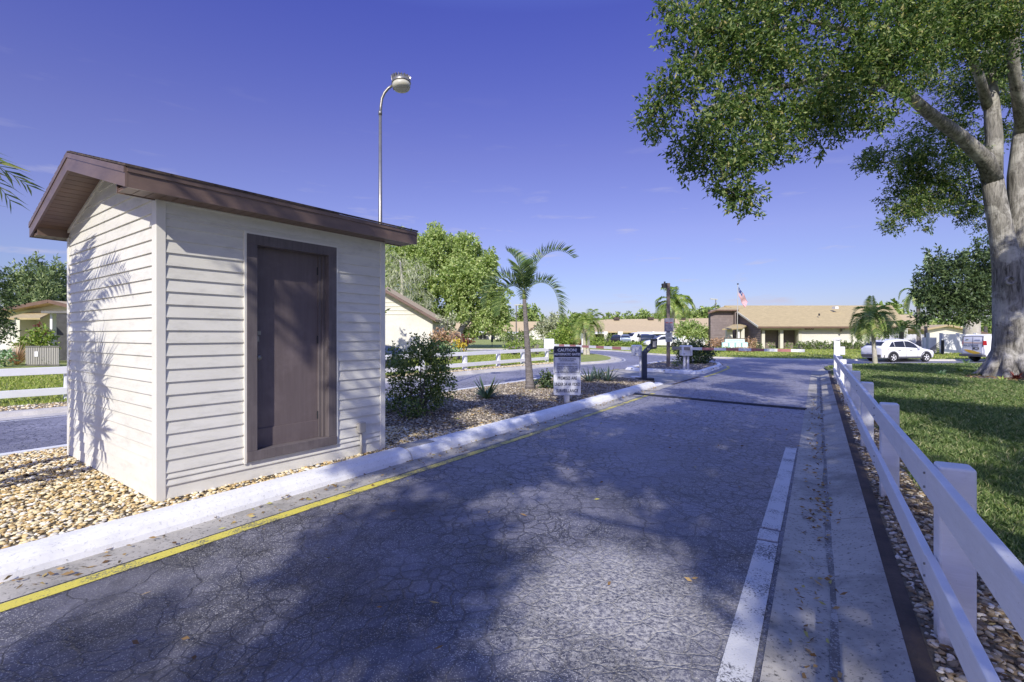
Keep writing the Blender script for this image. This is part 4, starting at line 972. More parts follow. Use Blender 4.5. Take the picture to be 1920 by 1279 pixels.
# ---- spiky plants just left of the view
yu = thing('spiky_yucca', 'tall spiky yucca left of the booth, leaf tips showing at the frame edge', 'yucca', (-5.35, 3.9, .09))
Vv = []; Ff = []
for hd_, n, ln in (((-4.80, 3.75, 2.25), 60, .62), ((-4.82, 3.72, 1.75), 45, .55), ((-5.50, 4.25, 2.85), 70, .80), ((-5.45, 4.2, 2.35), 50, .70), ((-5.3, 4.1, 1.75), 45, .6), ((-5.62, 4.1, 3.35), 50, .6), ((-5.1, 3.7, 1.2), 35, .5)):
    v_, f_ = straps(hd_, n, ln, .042, .22, (-.55, 1.5), 4, .3); o_ = len(Vv); Vv += v_; Ff += [tuple(i+o_ for i in f) for f in f_]
np_mesh('leaves', Vv, Ff, M['strapleaf'], yu)
MB().tube([(-5.35, 3.9, .05), (-5.3, 4.05, 1.2), (-5.45, 4.2, 2.2), (-5.6, 4.12, 3.4)], [.10, .08, .07, .05], 10).build('trunk', M['bark_grey'], yu)
MB().tube([(-5.33, 3.9, .4), (-5.0, 3.75, 1.2), (-4.8, 3.74, 2.3)], [.08, .06, .05], 10).build('trunk', M['bark_grey'], yu)

lp = thing('leaning_palm', 'feather palm just outside the left frame edge, leaf tips showing', 'palm tree', (-6.1, 2.6, .09))
MB().tube([(-6.1, 2.6, .05), (-6.05, 2.7, 2.0), (-5.9, 2.9, 3.6)], [.12, .09, .08], 12).build('trunk', M['bark_grey'], lp, smooth=True)
for az, el, ln, cv in ((.05, .45, 2.0, 1.2), (1.22, .3, 2.5, 1.25), (1.12, .02, 2.35, .5), (2.6, .6, 1.8, 1.6), (3.6, .5, 1.8, 1.6), (-1.2, .6, 1.8, 1.5), (-2., .9, 1.8, 1.5)):
    frond((-5.9, 2.92, 3.65), az, el, ln, cv, .50, M['palmleaf'], lp, 34, .3, .028, .15)
# ================================================================== trees
def tree(name, label, base, stems, clusters, per, ln, wd, leafm, barkm, cat='tree', group=None, limbs=True, hub=None, skel=None, **k):
    t = thing(name, label, cat, base, group)
    tm = MB(); lw_ = 1. if skel else .7
    for pts, rad in stems: tm.tube(pts, rad, 16)
    if limbs:
        allp = [Vector(p) for pts, rad in stems for p in pts[1:]]
        todo = [(Vector(c), r) for c, r in (skel or clusters)]
        while todo:
            best = min(((min((p-c).length for p in allp), i) for i, (c, r) in enumerate(todo)))
            c, r = todo.pop(best[1]); a = min(allp, key=lambda p: (p-c).length); allp.append(c); md = a.lerp(c, .55)+Vector((random.uniform(-.3, .3), random.uniform(-.3, .3), random.uniform(0, .35)))*min(1, (c-a).length*.2)
            rr = min(.055, .018*(c-a).length**.6+.010)*lw_; tm.tube([a, md, c], [rr, rr*.65, rr*.3], 6, False)
            for _ in range(3):
                e = c+Vector((random.gauss(0, 1), random.gauss(0, 1), random.gauss(0, .8)))*(r if not hasattr(r, '__len__') else r[0])*.5; tm.tube([md.lerp(c, .7), e], [rr*.35, rr*.12], 4, False)
    tm.build('trunk', barkm, t, smooth=True)
    Vv, Ff = cluster_leaves(clusters, per, ln, wd, **k); np_mesh('crown', Vv, Ff, leafm, t)
    return t
def pc(px, py, d, r): return (tuple(PT(px, py, d)), r*d/F)
ob = (18.05, 17.9, .05)
def OP(px, py, d=17.85): return tuple(PT(px, py, d))
stems = [([(18.30, 17.9, -.05), (18.28, 17.9, .2), (18.25, 17.88, .5), (18.22, 17.88, .9), (18.20, 17.86, 1.5), OP(1891, 560), OP(1889, 500), OP(1878, 440), OP(1867, 380), OP(1858, 320)], [.80, .68, .57, .50, .46, .435, .42, .34, .32, .30]),
         ([OP(1893, 540, 17.9), OP(1907, 470, 17.9), OP(1910, 400, 17.9), OP(1908, 330, 17.9), OP(1918, 240, 17.9), OP(1940, 140, 17.9)], [.28, .32, .31, .29, .26, .20]),
         ([OP(1862, 340), OP(1848, 300, 17.5), OP(1800, 255, 16.9), OP(1745, 215, 16.), OP(1703, 178, 15.), OP(1640, 150, 13.8), OP(1560, 140, 12.6), OP(1440, 170, 11.5), OP(1330, 200, 10.8)], [.30, .26, .21, .18, .15, .12, .09, .06, .03]),
         ([OP(1860, 330), OP(1864, 260), OP(1858, 180), OP(1852, 110), OP(1870, 20), OP(1880, -80)], [.30, .25, .22, .19, .15, .10]),
         ([OP(1852, 200), OP(1835, 140, 17.2), OP(1800, 60, 16.5), OP(1740, -40, 15)], [.16, .14, .12, .08]),
         ([OP(1920, 260, 17.9), OP(1900, 120, 17), OP(1905, 20, 16)], [.2, .17, .1]),
         ([OP(1700, 178, 15), OP(1600, 60, 13), OP(1520, 40, 12), OP(1450, 60, 11.5)], [.10, .08, .05, .03])]
roots = []
for k in range(9):
    a = k*.7+.3; l_ = random.uniform(.9, 1.3); roots.append(([(18.28+.36*math.cos(a), 17.9+.36*math.sin(a), 1.0), (18.28+.58*math.cos(a), 17.9+.58*math.sin(a), .45), (18.28+.85*math.cos(a), 17.9+.85*math.sin(a), .12), (18.28+l_*math.cos(a+.1), 17.9+l_*math.sin(a+.1), .02)], [.16, .17, .12, .06]))
OC = [(1232, 222, 10.5, 38), (1262, 170, 10.5, 45), (1300, 120, 10.5, 55), (1310, 50, 10.5, 60), (1320, 215, 10.5, 65), (1300, 290, 10.5, 40), (1345, 300, 10.7, 60), (1372, 365, 10.8, 42), (1400, 375, 10.8, 30), (1395, 290, 11, 50),
      (1400, 200, 11, 70), (1385, 110, 11, 75), (1370, 20, 11, 80), (1455, 255, 11.5, 50), (1475, 170, 11.5, 80), (1480, 70, 11.5, 85), (1470, -20, 11.5, 85), (1540, 225, 12, 60), (1570, 150, 12, 80), (1580, 50, 12, 85), (1570, -50, 12, 90),
      (1625, 195, 12.5, 55), (1660, 130, 12.5, 75), (1680, 40, 12.5, 80), (1670, -60, 12.8, 90), (1735, 110, 13.5, 55), (1770, 40, 14, 80), (1780, -60, 14, 100), (1840, 60, 14.5, 60), (1870, -20, 15, 90),
      (1790, 165, 19, 55), (1760, 240, 19, 50), (1700, 300, 18.5, 55), (1645, 305, 18.2, 35), (1740, 330, 18.5, 55), (1700, 380, 18.2, 40), (1675, 420, 18.2, 20), (1740, 395, 18.5, 32), (1790, 350, 19, 55), (1830, 395, 19.5, 38), (1805, 290, 18.8, 45), (1880, 240, 19.5, 30), (1905, 180, 19, 34), (1850, 160, 20, 50), (1900, 90, 17, 60),
      (1360, -90, 11, 80), (1460, -130, 11.5, 90), (1930, 20, 14, 70), (1940, -120, 14, 110), (1250, 20, 10.8, 28), (1225, 195, 10.4, 18), (1640, -140, 13, 100), (1800, -170, 14, 120)]
tree('spreading_oak', 'great oak at right with mottled grey trunk and spreading leafy limbs', ob, stems+roots, clump([pc(*c) for c in OC], 7, .47), 21, .118, .045, M['oakleaf'], M['bark'], skel=[pc(*c) for c in OC], twigs=9, spread=.26, shell=.45, droop=.35)
m = MB(); kc = PT(1893, 527, 17.25)
m.lathe(PT(1893, 527, 17.33), [(.16, 0), (.17, .06), (.13, .10), (.09, .06), (.05, .02)], 16, (-.35, -1, .1)); tag(m.build('knot', M['bark'], None, smooth=True), None, None)
attach(bpy.data.objects['knot'], bpy.data.objects['spreading_oak'])
# broad tree standing behind the camera: its crown dapples the lane and the lawn
SH = [(-1.0, 2.6, .6), (-.8, 4.0, .7), (-.1, 5.7, .7), (1.5, 6.1, .8), (2.9, 5.2, .9), (2.3, 3.2, .45), (3.2, 3.4, .9), (2.2, 1.6, .5), (1.75, 3.5, .40), (1.65, 2.5, .30), (2.4, 3.9, .5), (2.0, 4.8, .55), (2.9, 4.6, .5), (-.3, 3.2, .35), (-.35, 2.3, .3), (1.6, 4.2, .35), (-1.75, 8.0, .35), (-1.2, 7.3, .3), (-.9, 8.3, .3), (.1, 6.9, 1.0), (2.0, 7.2, 1.1), (4.0, 6.8, 1.2), (3.2, 9.2, 1.3), (1.2, 9.8, 1.2), (5.6, 9.3, 1.3), (4.8, 12.2, 1.5), (8.0, 11.2, 1.5), (7.4, 15, 1.3), (2.2, 13.2, 1.4), (-.1, 11.2, .8), (-1.4, 9.2, .5), (4.5, 16.5, 1.2),
      (6, 4.8, 1.4), (8, 7.2, 1.5), (9.8, 9.6, 1.3), (13.5, 16, 1.1), (10.6, 15.6, 1.4), (16.5, 20.5, 1.8), (17.5, 14.5, 1.7), (5, 2.6, 1.3), (11.2, 7.0, 1.3),  (9.6, 19.5, 1.2), (12.5, 21.5, 1.4), (20, 22.5, 1.5), (21, 18, 1.6), (-1.6, 6.2, .5), (-2.1, 2.2, .4)]
rr_ = random.Random(5); SC = []
for gx, gy, r in SH:
    h = min(5.6+.22*max(0, gy)+rr_.uniform(0, 1.4), 12); k = h/.7265; SC.append(((gx-.177*k, gy-.984*k, h), (r, r, r*.8)))
tree('shade_oak', 'broad oak behind the viewpoint that dapples the exit lane', (5.5, -7, 0), [([(5.5, -7, -.1), (5.5, -7, 1), (5.3, -6.9, 3), (5, -6.5, 5)], [.7, .45, .40, .30]), ([(5.3, -6.8, 3.2), (2, -5, 5.5), (-1, -4, 6.2)], [.06, .05, .03]), ([(5, -6.5, 4.5), (5, -3, 7), (4, 0, 8)], [.06, .05, .03]), ([(5.3, -6.9, 3.4), (9, -5, 6.5), (13, -4, 8.5)], [.06, .05, .03])],
     clump(SC, 5, .52), 24, .17, .075, M['oakleaf'], M['bark'], twigs=8, spread=.34, shell=.25)
# second shade tree: dapples the booth front
# mid-distance oak left of centre
TC = [(770, 470, 55, 42), (745, 500, 54, 40), (740, 560, 53, 38), (790, 530, 54, 50), (830, 470, 56, 50), (870, 460, 57, 35), (890, 500, 56, 40), (850, 530, 55, 55), (905, 530, 56, 30), (800, 580, 54, 35), (860, 580, 55, 40), (905, 585, 55, 35), (925, 560, 56, 32), (945, 590, 56, 22), (930, 610, 56, 20), (820, 440, 57, 22), (850, 450, 57, 24), (760, 445, 55, 22), (885, 615, 55, 16), (760, 590, 53, 28), (700, 540, 54, 50), (690, 480, 55, 45), (915, 480, 56, 16), (905, 500, 58, 30), (838, 600, 56, 18)]
tree('rounded_oak', 'large rounded bright green oak behind the white gabled house', (PT(868, 645, 55).x, 55, 0), [([PT(864, 660, 55), PT(862, 625, 55), PT(870, 610, 55), PT(882, 597, 55), PT(895, 585, 55)], [.55, .42, .36, .28, .15]), ([PT(828, 650, 56), PT(826, 610, 56), PT(832, 590, 56), PT(850, 560, 56)], [.6, .5, .4, .3]), ([PT(832, 600, 56), PT(870, 592, 55.5), PT(900, 586, 55)], [.2, .16, .1])],
     clump([pc(*c) for c in TC], 6, .46), 7, .30, .17, M['brightleaf'], M['bark'], skel=[pc(*c) for c in TC], twigs=8, spread=.5, shell=.6)
# pale moss-hung tree at its left
MC = [(735, 480, 48, 26), (755, 510, 48, 30), (740, 540, 48, 32), (770, 545, 48, 28), (790, 505, 49, 22), (765, 570, 48, 24), (735, 580, 47, 25), (800, 560, 49, 18)]
tree('mossy_tree', 'thin pale tree draped with hanging moss above the white gable', (PT(750, 645, 48).x, 48, 0), [([PT(750, 650, 48), PT(748, 590, 48), PT(755, 540, 48), PT(750, 490, 48)], [.3, .22, .15, .06])], [pc(*c) for c in MC], 1.5, .8, .05, M['mossleaf'], M['bark_white'], twigs=7, spread=.8, shell=.2, droop=2.)
# dark leafy tree behind the oak
DC = [(1745, 505, 34, 30), (1785, 500, 34, 30), (1820, 485, 34, 26), (1845, 470, 34, 26), (1735, 545, 34, 24), (1770, 540, 34, 38), (1815, 530, 34.6, 36), (1850, 520, 34.6, 34), (1740, 585, 34, 22), (1775, 588, 34, 26), (1812, 585, 34.6, 26), (1845, 575, 34.6, 24), (1728, 605, 34, 10), (1755, 480, 34, 14), (1880, 500, 35, 40), (1790, 560, 34.6, 36), (1835, 555, 35, 36)]
tree('glossy_dark_tree', 'dense dark glossy-leaved tree just left of the great oak trunk', (PT(1880, 680, 36).x, 36, 0), [([PT(1882, 690, 36), PT(1880, 600, 36), PT(1870, 540, 35.5), PT(1850, 500, 35)], [.3, .25, .18, .1]), ([PT(1880, 590, 36), PT(1830, 560, 35), PT(1770, 560, 34.3), PT(1745, 590, 34)], [.12, .09, .06, .03])],
     clump([pc(*c) for c in DC], 5, .46), 9, .25, .105, M['darkleaf'], M['bark'], skel=[pc(*c) for c in DC], twigs=8, spread=.42, shell=.4)
# mulch ring with small plants under the great oak
structure(MB().prism([(18.2+(2.7+.5*math.sin(3*t))*math.cos(t), 17.0+(2.0+.3*math.cos(2*t))*math.sin(t)) for t in [i*.3142 for i in range(20)]], .05, .082).build('mulch_ring', M['bedmulch']))
litter('ring_litter', scatter([(18.2+2.6*math.cos(t), 17.0+1.9*math.sin(t)) for t in [i*.3142 for i in range(20)]], 1600), .085, .09, 'brown leaf litter round the great oak roots')
for i, (x, y, mt, n, ln, lab) in enumerate(((1765, 705, 'variegated', 60, .30, 'pale dusty miller clump at the left end of the mulch ring'), (1800, 700, 'hedge_leaf', 50, .35, 'bright green low plant left of the oak roots'), (1812, 683, 'variegated', 40, .4, 'pale spiky plant behind the mulch ring beside the van'), (1905, 712, 'redleaf', 50, .35, 'bronze-leaved plant at the foot of the oak'), (1880, 715, 'hedge_leaf', 30, .25, 'small green plant at the foot of the oak'), (1835, 697, 'strapleaf', 30, .3, 'grey-green plant touching the left oak root'))):
    q = G(x, y, .07); strapplant('ring_plant', lab, 'plant', (q[0], q[1], .07), n, ln, .06, M[mt], .8, (.1, 1.3), 'small plants round the great oak')
# ================================================================== vehicles
class Xf:
    def __init__(s, x, y, ang, sc, zs): s.o = (x, y); s.c = math.cos(ang); s.s = math.sin(ang); s.k = sc; s.z = zs
    def __call__(s, x, y, z): return (s.o[0]+s.k*(x*s.c-y*s.s), s.o[1]+s.k*(x*s.s+y*s.c), z*s.z+.006)
def interp(tab, x, c):
    for a, b in zip(tab, tab[1:]):
        if x <= b[0]: t = (x-a[0])/max(1e-6, b[0]-a[0]); t = max(0, min(1, t)); return a[c]+(b[c]-a[c])*t
    return tab[-1][c]
SUV = dict(L=4.78, wheels=(-1.42, 1.43), wr=.36, tab=[  # x, bottom, shoulder, roof, half width low, half width roof
    (-2.39, .42, .86, .90, .80, .70), (-2.34, .30, 1.02, 1.08, .90, .78), (-2.2, .28, 1.08, 1.18, .94, .76), (-1.95, .28, 1.10, 1.44, .95, .70), (-1.6, .28, 1.10, 1.60, .96, .68), (-1.1, .28, 1.08, 1.69, .96, .68), (-.4, .28, 1.06, 1.74, .96, .69),
    (.1, .28, 1.04, 1.71, .96, .69), (.65, .28, 1.02, 1.44, .96, .72), (1.25, .28, 1.0, 1.09, .95, .80), (1.6, .28, .95, 1.02, .94, .78), (2.1, .30, .86, .93, .88, .70), (2.32, .36, .72, .78, .76, .6), (2.39, .42, .62, .66, .62, .5)],
    win=((-1.75, -1.24, .40), (-1.21, -.36, .03), (-.33, .80, .03)), rearwin=(-2.16, -1.80), wind=(.22, 1.18))
VAN = dict(L=5.6, wheels=(-1.75, 1.75), wr=.36, tab=[
    (-2.80, .50, 1.10, 1.95, .93, .76), (-2.72, .42, 1.15, 2.06, .98, .82), (-2.4, .40, 1.15, 2.10, 1.0, .86), (.8, .40, 1.15, 2.10, 1.0, .86), (1.2, .40, 1.12, 2.0, 1.0, .84), (1.75, .40, 1.10, 1.35, 1.0, .86), (2.2, .40, 1.0, 1.12, .98, .82), (2.7, .45, .8, .92, .92, .7), (2.8, .5, .7, .76, .85, .6)],
    win=((.15, .9, .1),), rearwin=None, wind=(1.22, 1.72))
def vehicle(name, label, spec, X_, paint, cladding=True, group=None, cat='car', detail=True, sidewin=True):
    t = thing(name, label, cat, (X_.o[0], X_.o[1], 0), group); tab = spec['tab']
    xs = sorted(set([r[0] for r in tab]+[tab[0][0]+(tab[-1][0]-tab[0][0])*i/26 for i in range(27)]))
    def sec(x):
        zb, zs_, zr, w, wr = (interp(tab, x, c) for c in range(1, 6))
        return [(0, zb), (w*.86, zb), (w*.96, zb+.06), (w, zb+.25), (w, (zb+zs_)/2+.06), (w*.985, zs_-.03), (w*.955, zs_), (wr+.03, zr-.07), (wr*.93, zr-.02), (wr*.6, zr+.012), (0, zr+.02)]
    vs = []; m = 0
    for x in xs:
        h = sec(x); ring = h+[(-y, z) for y, z in reversed(h[1:-1])]; m = len(ring); vs += [X_(x, y, z) for y, z in ring]
    fs = [(i*m+j, i*m+(j+1) % m, (i+1)*m+(j+1) % m, (i+1)*m+j) for i in range(len(xs)-1) for j in range(m)]+[tuple(range(m)), tuple((len(xs)-1)*m+j for j in range(m-1, -1, -1))]
    b = MB(); b.add(vs, fs); body = b.build('body', paint, t, smooth=True)
    body.modifiers.new('edges', 'EDGE_SPLIT').split_angle = math.radians(38)
    def side(x, u, sg, off=.012):          # u 0..1 from shoulder to roof edge
        h = sec(x); a, c_ = h[6], h[7]; y = a[0]+(c_[0]-a[0])*u; z = a[1]+(c_[1]-a[1])*u; return X_(x, sg*(y+off), z)
    g = MB()
    for sg in (1, -1):
        if not sidewin and sg == 5: continue
        for (x0, x1, tp_) in spec['win']:
            n = 5; lo = [side(x0+(x1-x0)*i/n, .10, sg) for i in range(n+1)]
            x0t = x0+tp_
            x1t = x1-(.28 if x1 > .5 else .0)
            up = [side(x0t+(x1t-x0t)*i/n, .86, sg) for i in range(n+1)]
            g.add(lo+up, [(i, i+1, n+2+i, n+1+i) for i in range(n)])
    def top(x, yy, off=.014):
        h = sec(x); return X_(x+(off if x > 0 else -off), yy*(h[8][0]), h[9][1]+off)
    for rw in (spec['rearwin'], spec['wind']):
        if rw:
            x0, x1 = rw; n = 4
            for i in range(n):
                a, c_ = x0+(x1-x0)*i/n, x0+(x1-x0)*(i+1)/n; g.face(top(a, -1), top(a, 1), top(c_, 1), top(c_, -1))
    build_each(g, 'window', M['glass'], t)
    L0, L1 = tab[0][0], tab[-1][0]
    for wx in spec['wheels']:
        for sg in (1, -1):
            w = interp(tab, wx, 4); r = spec['wr']; c = (wx, sg*(w-.09), r)
            tyre = MB(); vv = []; n = 24; prof_ = [(-.11, r*.62), (-.11, r*.93), (-.08, r), (.08, r), (.11, r*.93), (.11, r*.62)]
            for o, rr in prof_: vv += [X_(c[0]+rr*math.cos(k*math.tau/n), c[1]+o, r+rr*math.sin(k*math.tau/n)) for k in range(n)]
            tyre.add(vv, [(i*n+k, i*n+(k+1) % n, (i+1)*n+(k+1) % n, (i+1)*n+k) for i in range(5) for k in range(n)]); wo = tyre.build('wheel', M['rubber'], t, smooth=False)
            rim = MB()
            def disc(rr0, rr1, o0, o1, m_=20):
                vv = [X_(c[0]+rr*math.cos(k*math.tau/m_), c[1]+sg*o, r+rr*math.sin(k*math.tau/m_)) for rr, o in ((rr0, o0), (rr1, o1)) for k in range(m_)]
                rim.add(vv, [(k, (k+1) % m_, m_+(k+1) % m_, m_+k) for k in range(m_)])
            disc(r*.66, r*.58, .112, .095); disc(.001, r*.16, .11, .105)
            for k in range(5):
                a = k*math.tau/5+.3; u0 = .16; 
                p = [(r*.10, a-.45), (r*.10, a+.45), (r*.62, a+.17), (r*.62, a-.17)]
                rim.add([X_(c[0]+q*math.cos(b_), c[1]+sg*.108, r+q*math.sin(b_)) for q, b_ in p], [(0, 1, 2, 3)])
            rim.build('rim', M['steel'] if not detail else M['whiteclean'], wo)
            bk = MB(); vv = [X_(c[0]+r*.64*math.cos(k*math.tau/16), c[1]+sg*.06, r+r*.64*math.sin(k*math.tau/16)) for k in range(16)]; bk.add(vv, [tuple(range(16))]); bk.build('hub', M['black'], wo)
            ar = MB(); n = 14; vv = []     # wheel arch lip
            for k in range(n+1):
                a = -.25+(math.pi+.5)*k/n
                for rr, o in ((r*1.10, .0), (r*1.30, .0), (r*1.30, .02), (r*1.10, .02)): vv.append(X_(wx+rr*math.cos(a), sg*(w-.01+o), r*1.0+rr*math.sin(a)))
            ar.add(vv, [(4*k+j, 4*k+(j+1) % 4, 4*k+4+(j+1) % 4, 4*k+4+j) for k in range(n) for j in range(4)]); ar.build('wheel_arch', M['greydark'] if cladding else paint, t)
            dk = MB(); vv = [X_(wx+r*1.10*math.cos(k*math.pi/14-.0), sg*(w+.004), r+r*1.10*math.sin(k*math.pi/14)) for k in range(15)]+[X_(wx+r*1.1, sg*(w+.004), .25), X_(wx-r*1.1, sg*(w+.004), .25)]
            dk.add(vv, [tuple(list(range(15))+[16, 15])]); dk.v = [v for v in dk.v]; dk.build('wheel_well', M['black'], t)
    # move wells behind tyres: tyres sit proud of them
    if cladding:
        sk = MB()
        for sg in (1, -1): sk.hexa([X_(-1.0, sg*.95, .27), X_(1.0, sg*.95, .27), X_(1.0, sg*.985, .30), X_(-1.0, sg*.985, .30), X_(-1.0, sg*.95, .42), X_(1.0, sg*.95, .42), X_(1.0, sg*.98, .42), X_(-1.0, sg*.98, .42)])
        build_each(sk, 'sill_cladding', M['greydark'], t)
        bp = MB(); bp.hexa([X_(L0-.03, -.80, .36), X_(L0+.25, -.93, .28), X_(L0+.25, .93, .28), X_(L0-.03, .80, .36), X_(L0-.03, -.80, .56), X_(L0+.25, -.965, .56), X_(L0+.25, .965, .56), X_(L0-.03, .80, .56)]); bp.build('rear_bumper', M['greydark'], t)
    return t, side, sec
M['greydark'] = plain('grey_cladding', (.10, .10, .11), (.08, .08, .09), 3, .6, 0)
M['carwhite'] = plain('white_car_paint', (.82, .82, .83), (.80, .80, .81), .5, .18, 0, spec=.6)
M['cardark'] = plain('dark_blue_car_paint', (.02, .03, .06), (.03, .04, .07), .5, .18, 0, spec=.6)
M['carblack'] = plain('black_car_paint', (.015, .015, .02), (.02, .02, .02), .5, .18, 0, spec=.6)
M['carsilver'] = plain('silver_blue_car_paint', (.30, .36, .42), (.26, .32, .38), .5, .2, 0, metal=.5)
M['taillight'] = plain('red_lens', (.45, .02, .02), (.30, .02, .02), 4, .2, 0)
M['cool'] = plain('dark_chrome', (.08, .08, .09), None, 3, .3, 0, metal=.5)
ph = math.radians(9); k_ = .79; rn = (22.25, 28.55)
cx_, cy_ = rn[0]+k_*(1.42*math.cos(ph)-.86*math.sin(ph)), rn[1]+k_*(1.42*math.sin(ph)+.86*math.cos(ph))
X1 = Xf(cx_, cy_, ph, k_, .775)
suv, sd_, sc_ = vehicle('parked_suv', 'white sport utility car parked on the cross road behind the corner palm', SUV, X1, M['carwhite'])
m = MB()
for sg in (1, -1): m.hexa([X1(-2.36, sg*.55, .92), X1(-2.05, sg*.90, .96), X1(-1.78, sg*.975, .98), X1(-2.2, sg*.80, .93), X1(-2.34, sg*.55, 1.0), X1(-2.05, sg*.88, 1.02), X1(-1.75, sg*.955, 1.03), X1(-2.2, sg*.80, 1.03)])
build_each(m, 'tail_light', M['taillight'], suv)
m = MB(); m.hexa([X1(-2.37, -.55, .955), X1(-2.34, -.55, .955), X1(-2.34, .55, .955), X1(-2.37, .55, .955), X1(-2.37, -.55, .985), X1(-2.34, -.55, .985), X1(-2.34, .55, .985), X1(-2.37, .55, .985)]); m.build('chrome_strip', M['cool'], suv)
m = MB()
for sg in (1, -1): m.hexa([X1(.62, sg*.98, 1.02), X1(.80, sg*.98, 1.02), X1(.78, sg*1.14, 1.04), X1(.66, sg*1.14, 1.04), X1(.62, sg*.98, 1.14), X1(.80, sg*.98, 1.12), X1(.78, sg*1.14, 1.14), X1(.66, sg*1.14, 1.16)])
build_each(m, 'wing_mirror', M['carwhite'], suv)
m = MB()
for xx in (-1.0, -.02): 
    m.hexa([X1(xx, -.985, .86), X1(xx+.2, -.985, .86), X1(xx+.2, -.965, .86), X1(xx, -.965, .86), X1(xx, -.985, .89), X1(xx+.2, -.985, .89), X1(xx+.2, -.965, .89), X1(xx, -.965, .89)])
build_each(m, 'door_handle', M['cool'], suv)
m = MB()
for xx in (-.34, .66, -1.31):
    m.hexa([X1(xx, -.968, .42), X1(xx+.012, -.968, .42), X1(xx+.012, -.962, .42), X1(xx, -.962, .42), X1(xx, -.968, 1.0), X1(xx+.012, -.968, 1.0), X1(xx+.012, -.962, 1.0), X1(xx, -.962, 1.0)])
build_each(m, 'door_seam', M['greydark'], suv)
m = MB(); m.hexa([X1(-2.43, -.26, .62), X1(-2.41, -.26, .62), X1(-2.41, .26, .62), X1(-2.43, .26, .62), X1(-2.42, -.26, .74), X1(-2.40, -.26, .74), X1(-2.40, .26, .74), X1(-2.42, .26, .74)]); m.build('licence_plate', M['signwhite'], suv)
# service van seen from the rear
vk, vz = .775, .755
X2 = Xf(27.25+2.8*vk, 28.85, 0., vk, vz)
van, _, _ = vehicle('service_van', 'white service van with orange swoosh parked right behind the oak trunk', VAN, X2, M['carwhite'], cladding=False, cat='van', sidewin=False)
xr = -2.80
def vr(mb, y0, y1, z0, z1, o=.02, t=.01):      # a flat piece on the rear face (leans in toward the roof)
    f = lambda z: xr-o+max(0, z-1.1)*.045
    mb.hexa([X2(f(z0), y0, z0), X2(f(z0)+t, y0, z0), X2(f(z0)+t, y1, z0), X2(f(z0), y1, z0), X2(f(z1), y0, z1), X2(f(z1)+t, y0, z1), X2(f(z1)+t, y1, z1), X2(f(z1), y1, z1)])
m = MB(); vr(m, -.80, .80, .66, 1.98, .03, .06); rd = m.build('rear_doors', M['carwhite'], van, bevel=.02)
m = MB()
vr(m, -.84, .84, 1.965, 2.005, .04); vr(m, .78, .84, 1.2, 1.97, .042); vr(m, -.84, -.78, 1.2, 1.97, .042); vr(m, -.008, .008, .66, 1.96, .042)
m.build('door_seal', M['black'], rd)
m = MB(); vr(m, -.72, .72, 1.47, 1.50, .044); m.build('orange_stripe', plain('orange_vinyl', (.70, .28, .03), None, 3, .4, 0), rd)
m = MB(); n = 12; pts = []
for i in range(n+1):
    u = i/n; y = .70-1.35*u; pts.append((y, .98-.25*u*u-.02, .98-.25*u*u-.02-.24*math.sin(math.pi*min(1, u*1.02))**.7))
for a, b in zip(pts, pts[1:]): m.hexa([X2(xr-.043, a[0], a[2]), X2(xr-.033, a[0], a[2]), X2(xr-.033, b[0], b[2]), X2(xr-.043, b[0], b[2]), X2(xr-.043, a[0], a[1]), X2(xr-.033, a[0], a[1]), X2(xr-.033, b[0], b[1]), X2(xr-.043, b[0], b[1])])
m.build('orange_swoosh', plain('amber_vinyl', (.78, .42, .03), (.80, .55, .08), 3, .4, 0), rd)
m = MB(); vr(m, -.50, -.06, .98, 1.14, .045); pl = m.build('licence_plate', M['black'], rd)
m = MB(); vr(m, -.42, -.2, 1.02, 1.10, .05); m.build('plate_marks', M['signwhite'], pl)
m = MB(); vr(m, .42, .60, 1.70, 1.74, .044); vr(m, .36, .54, 1.74, 1.765, .044); m.build('green_emblem', plain('green_vinyl', (.20, .26, .04), None, 3, .4, 0), rd)
m = MB(); vr(m, -.60, -.14, 1.70, 1.745, .044); m.build('pale_lettering', plain('pale_blue_vinyl', (.45, .50, .68), None, 3, .4, 0), rd)
text('phone_number', '866.878.0098', .185, plain('blue_vinyl', (.10, .14, .28), None, 3, .4, 0), X2(xr-.048, .12, 1.27), (0, -1, 0), (0, 0, 1), rd, bold=.004, xs=.9)
for sg in (1, -1):
    m = MB(); m.hexa([X2(xr-.04, sg*.84, 1.32), X2(xr+.12, sg*.99, 1.32), X2(xr+.12, sg*.97, 1.32), X2(xr-.02, sg*.80, 1.32), X2(xr-.03, sg*.80, 1.66), X2(xr+.14, sg*.93, 1.66), X2(xr+.14, sg*.90, 1.66), X2(xr-.01, sg*.78, 1.66)]); build_each(m, 'tail_light', M['taillight'], van)
m = MB(); m.hexa([X2(xr-.20, -.96, .42), X2(xr+.05, -.98, .42), X2(xr+.05, .98, .42), X2(xr-.20, .96, .42), X2(xr-.20, -.96, .60), X2(xr+.05, -.98, .60), X2(xr+.05, .98, .60), X2(xr-.20, .96, .60)]); m.build('rear_bumper', M['greydark'], van, bevel=.02)
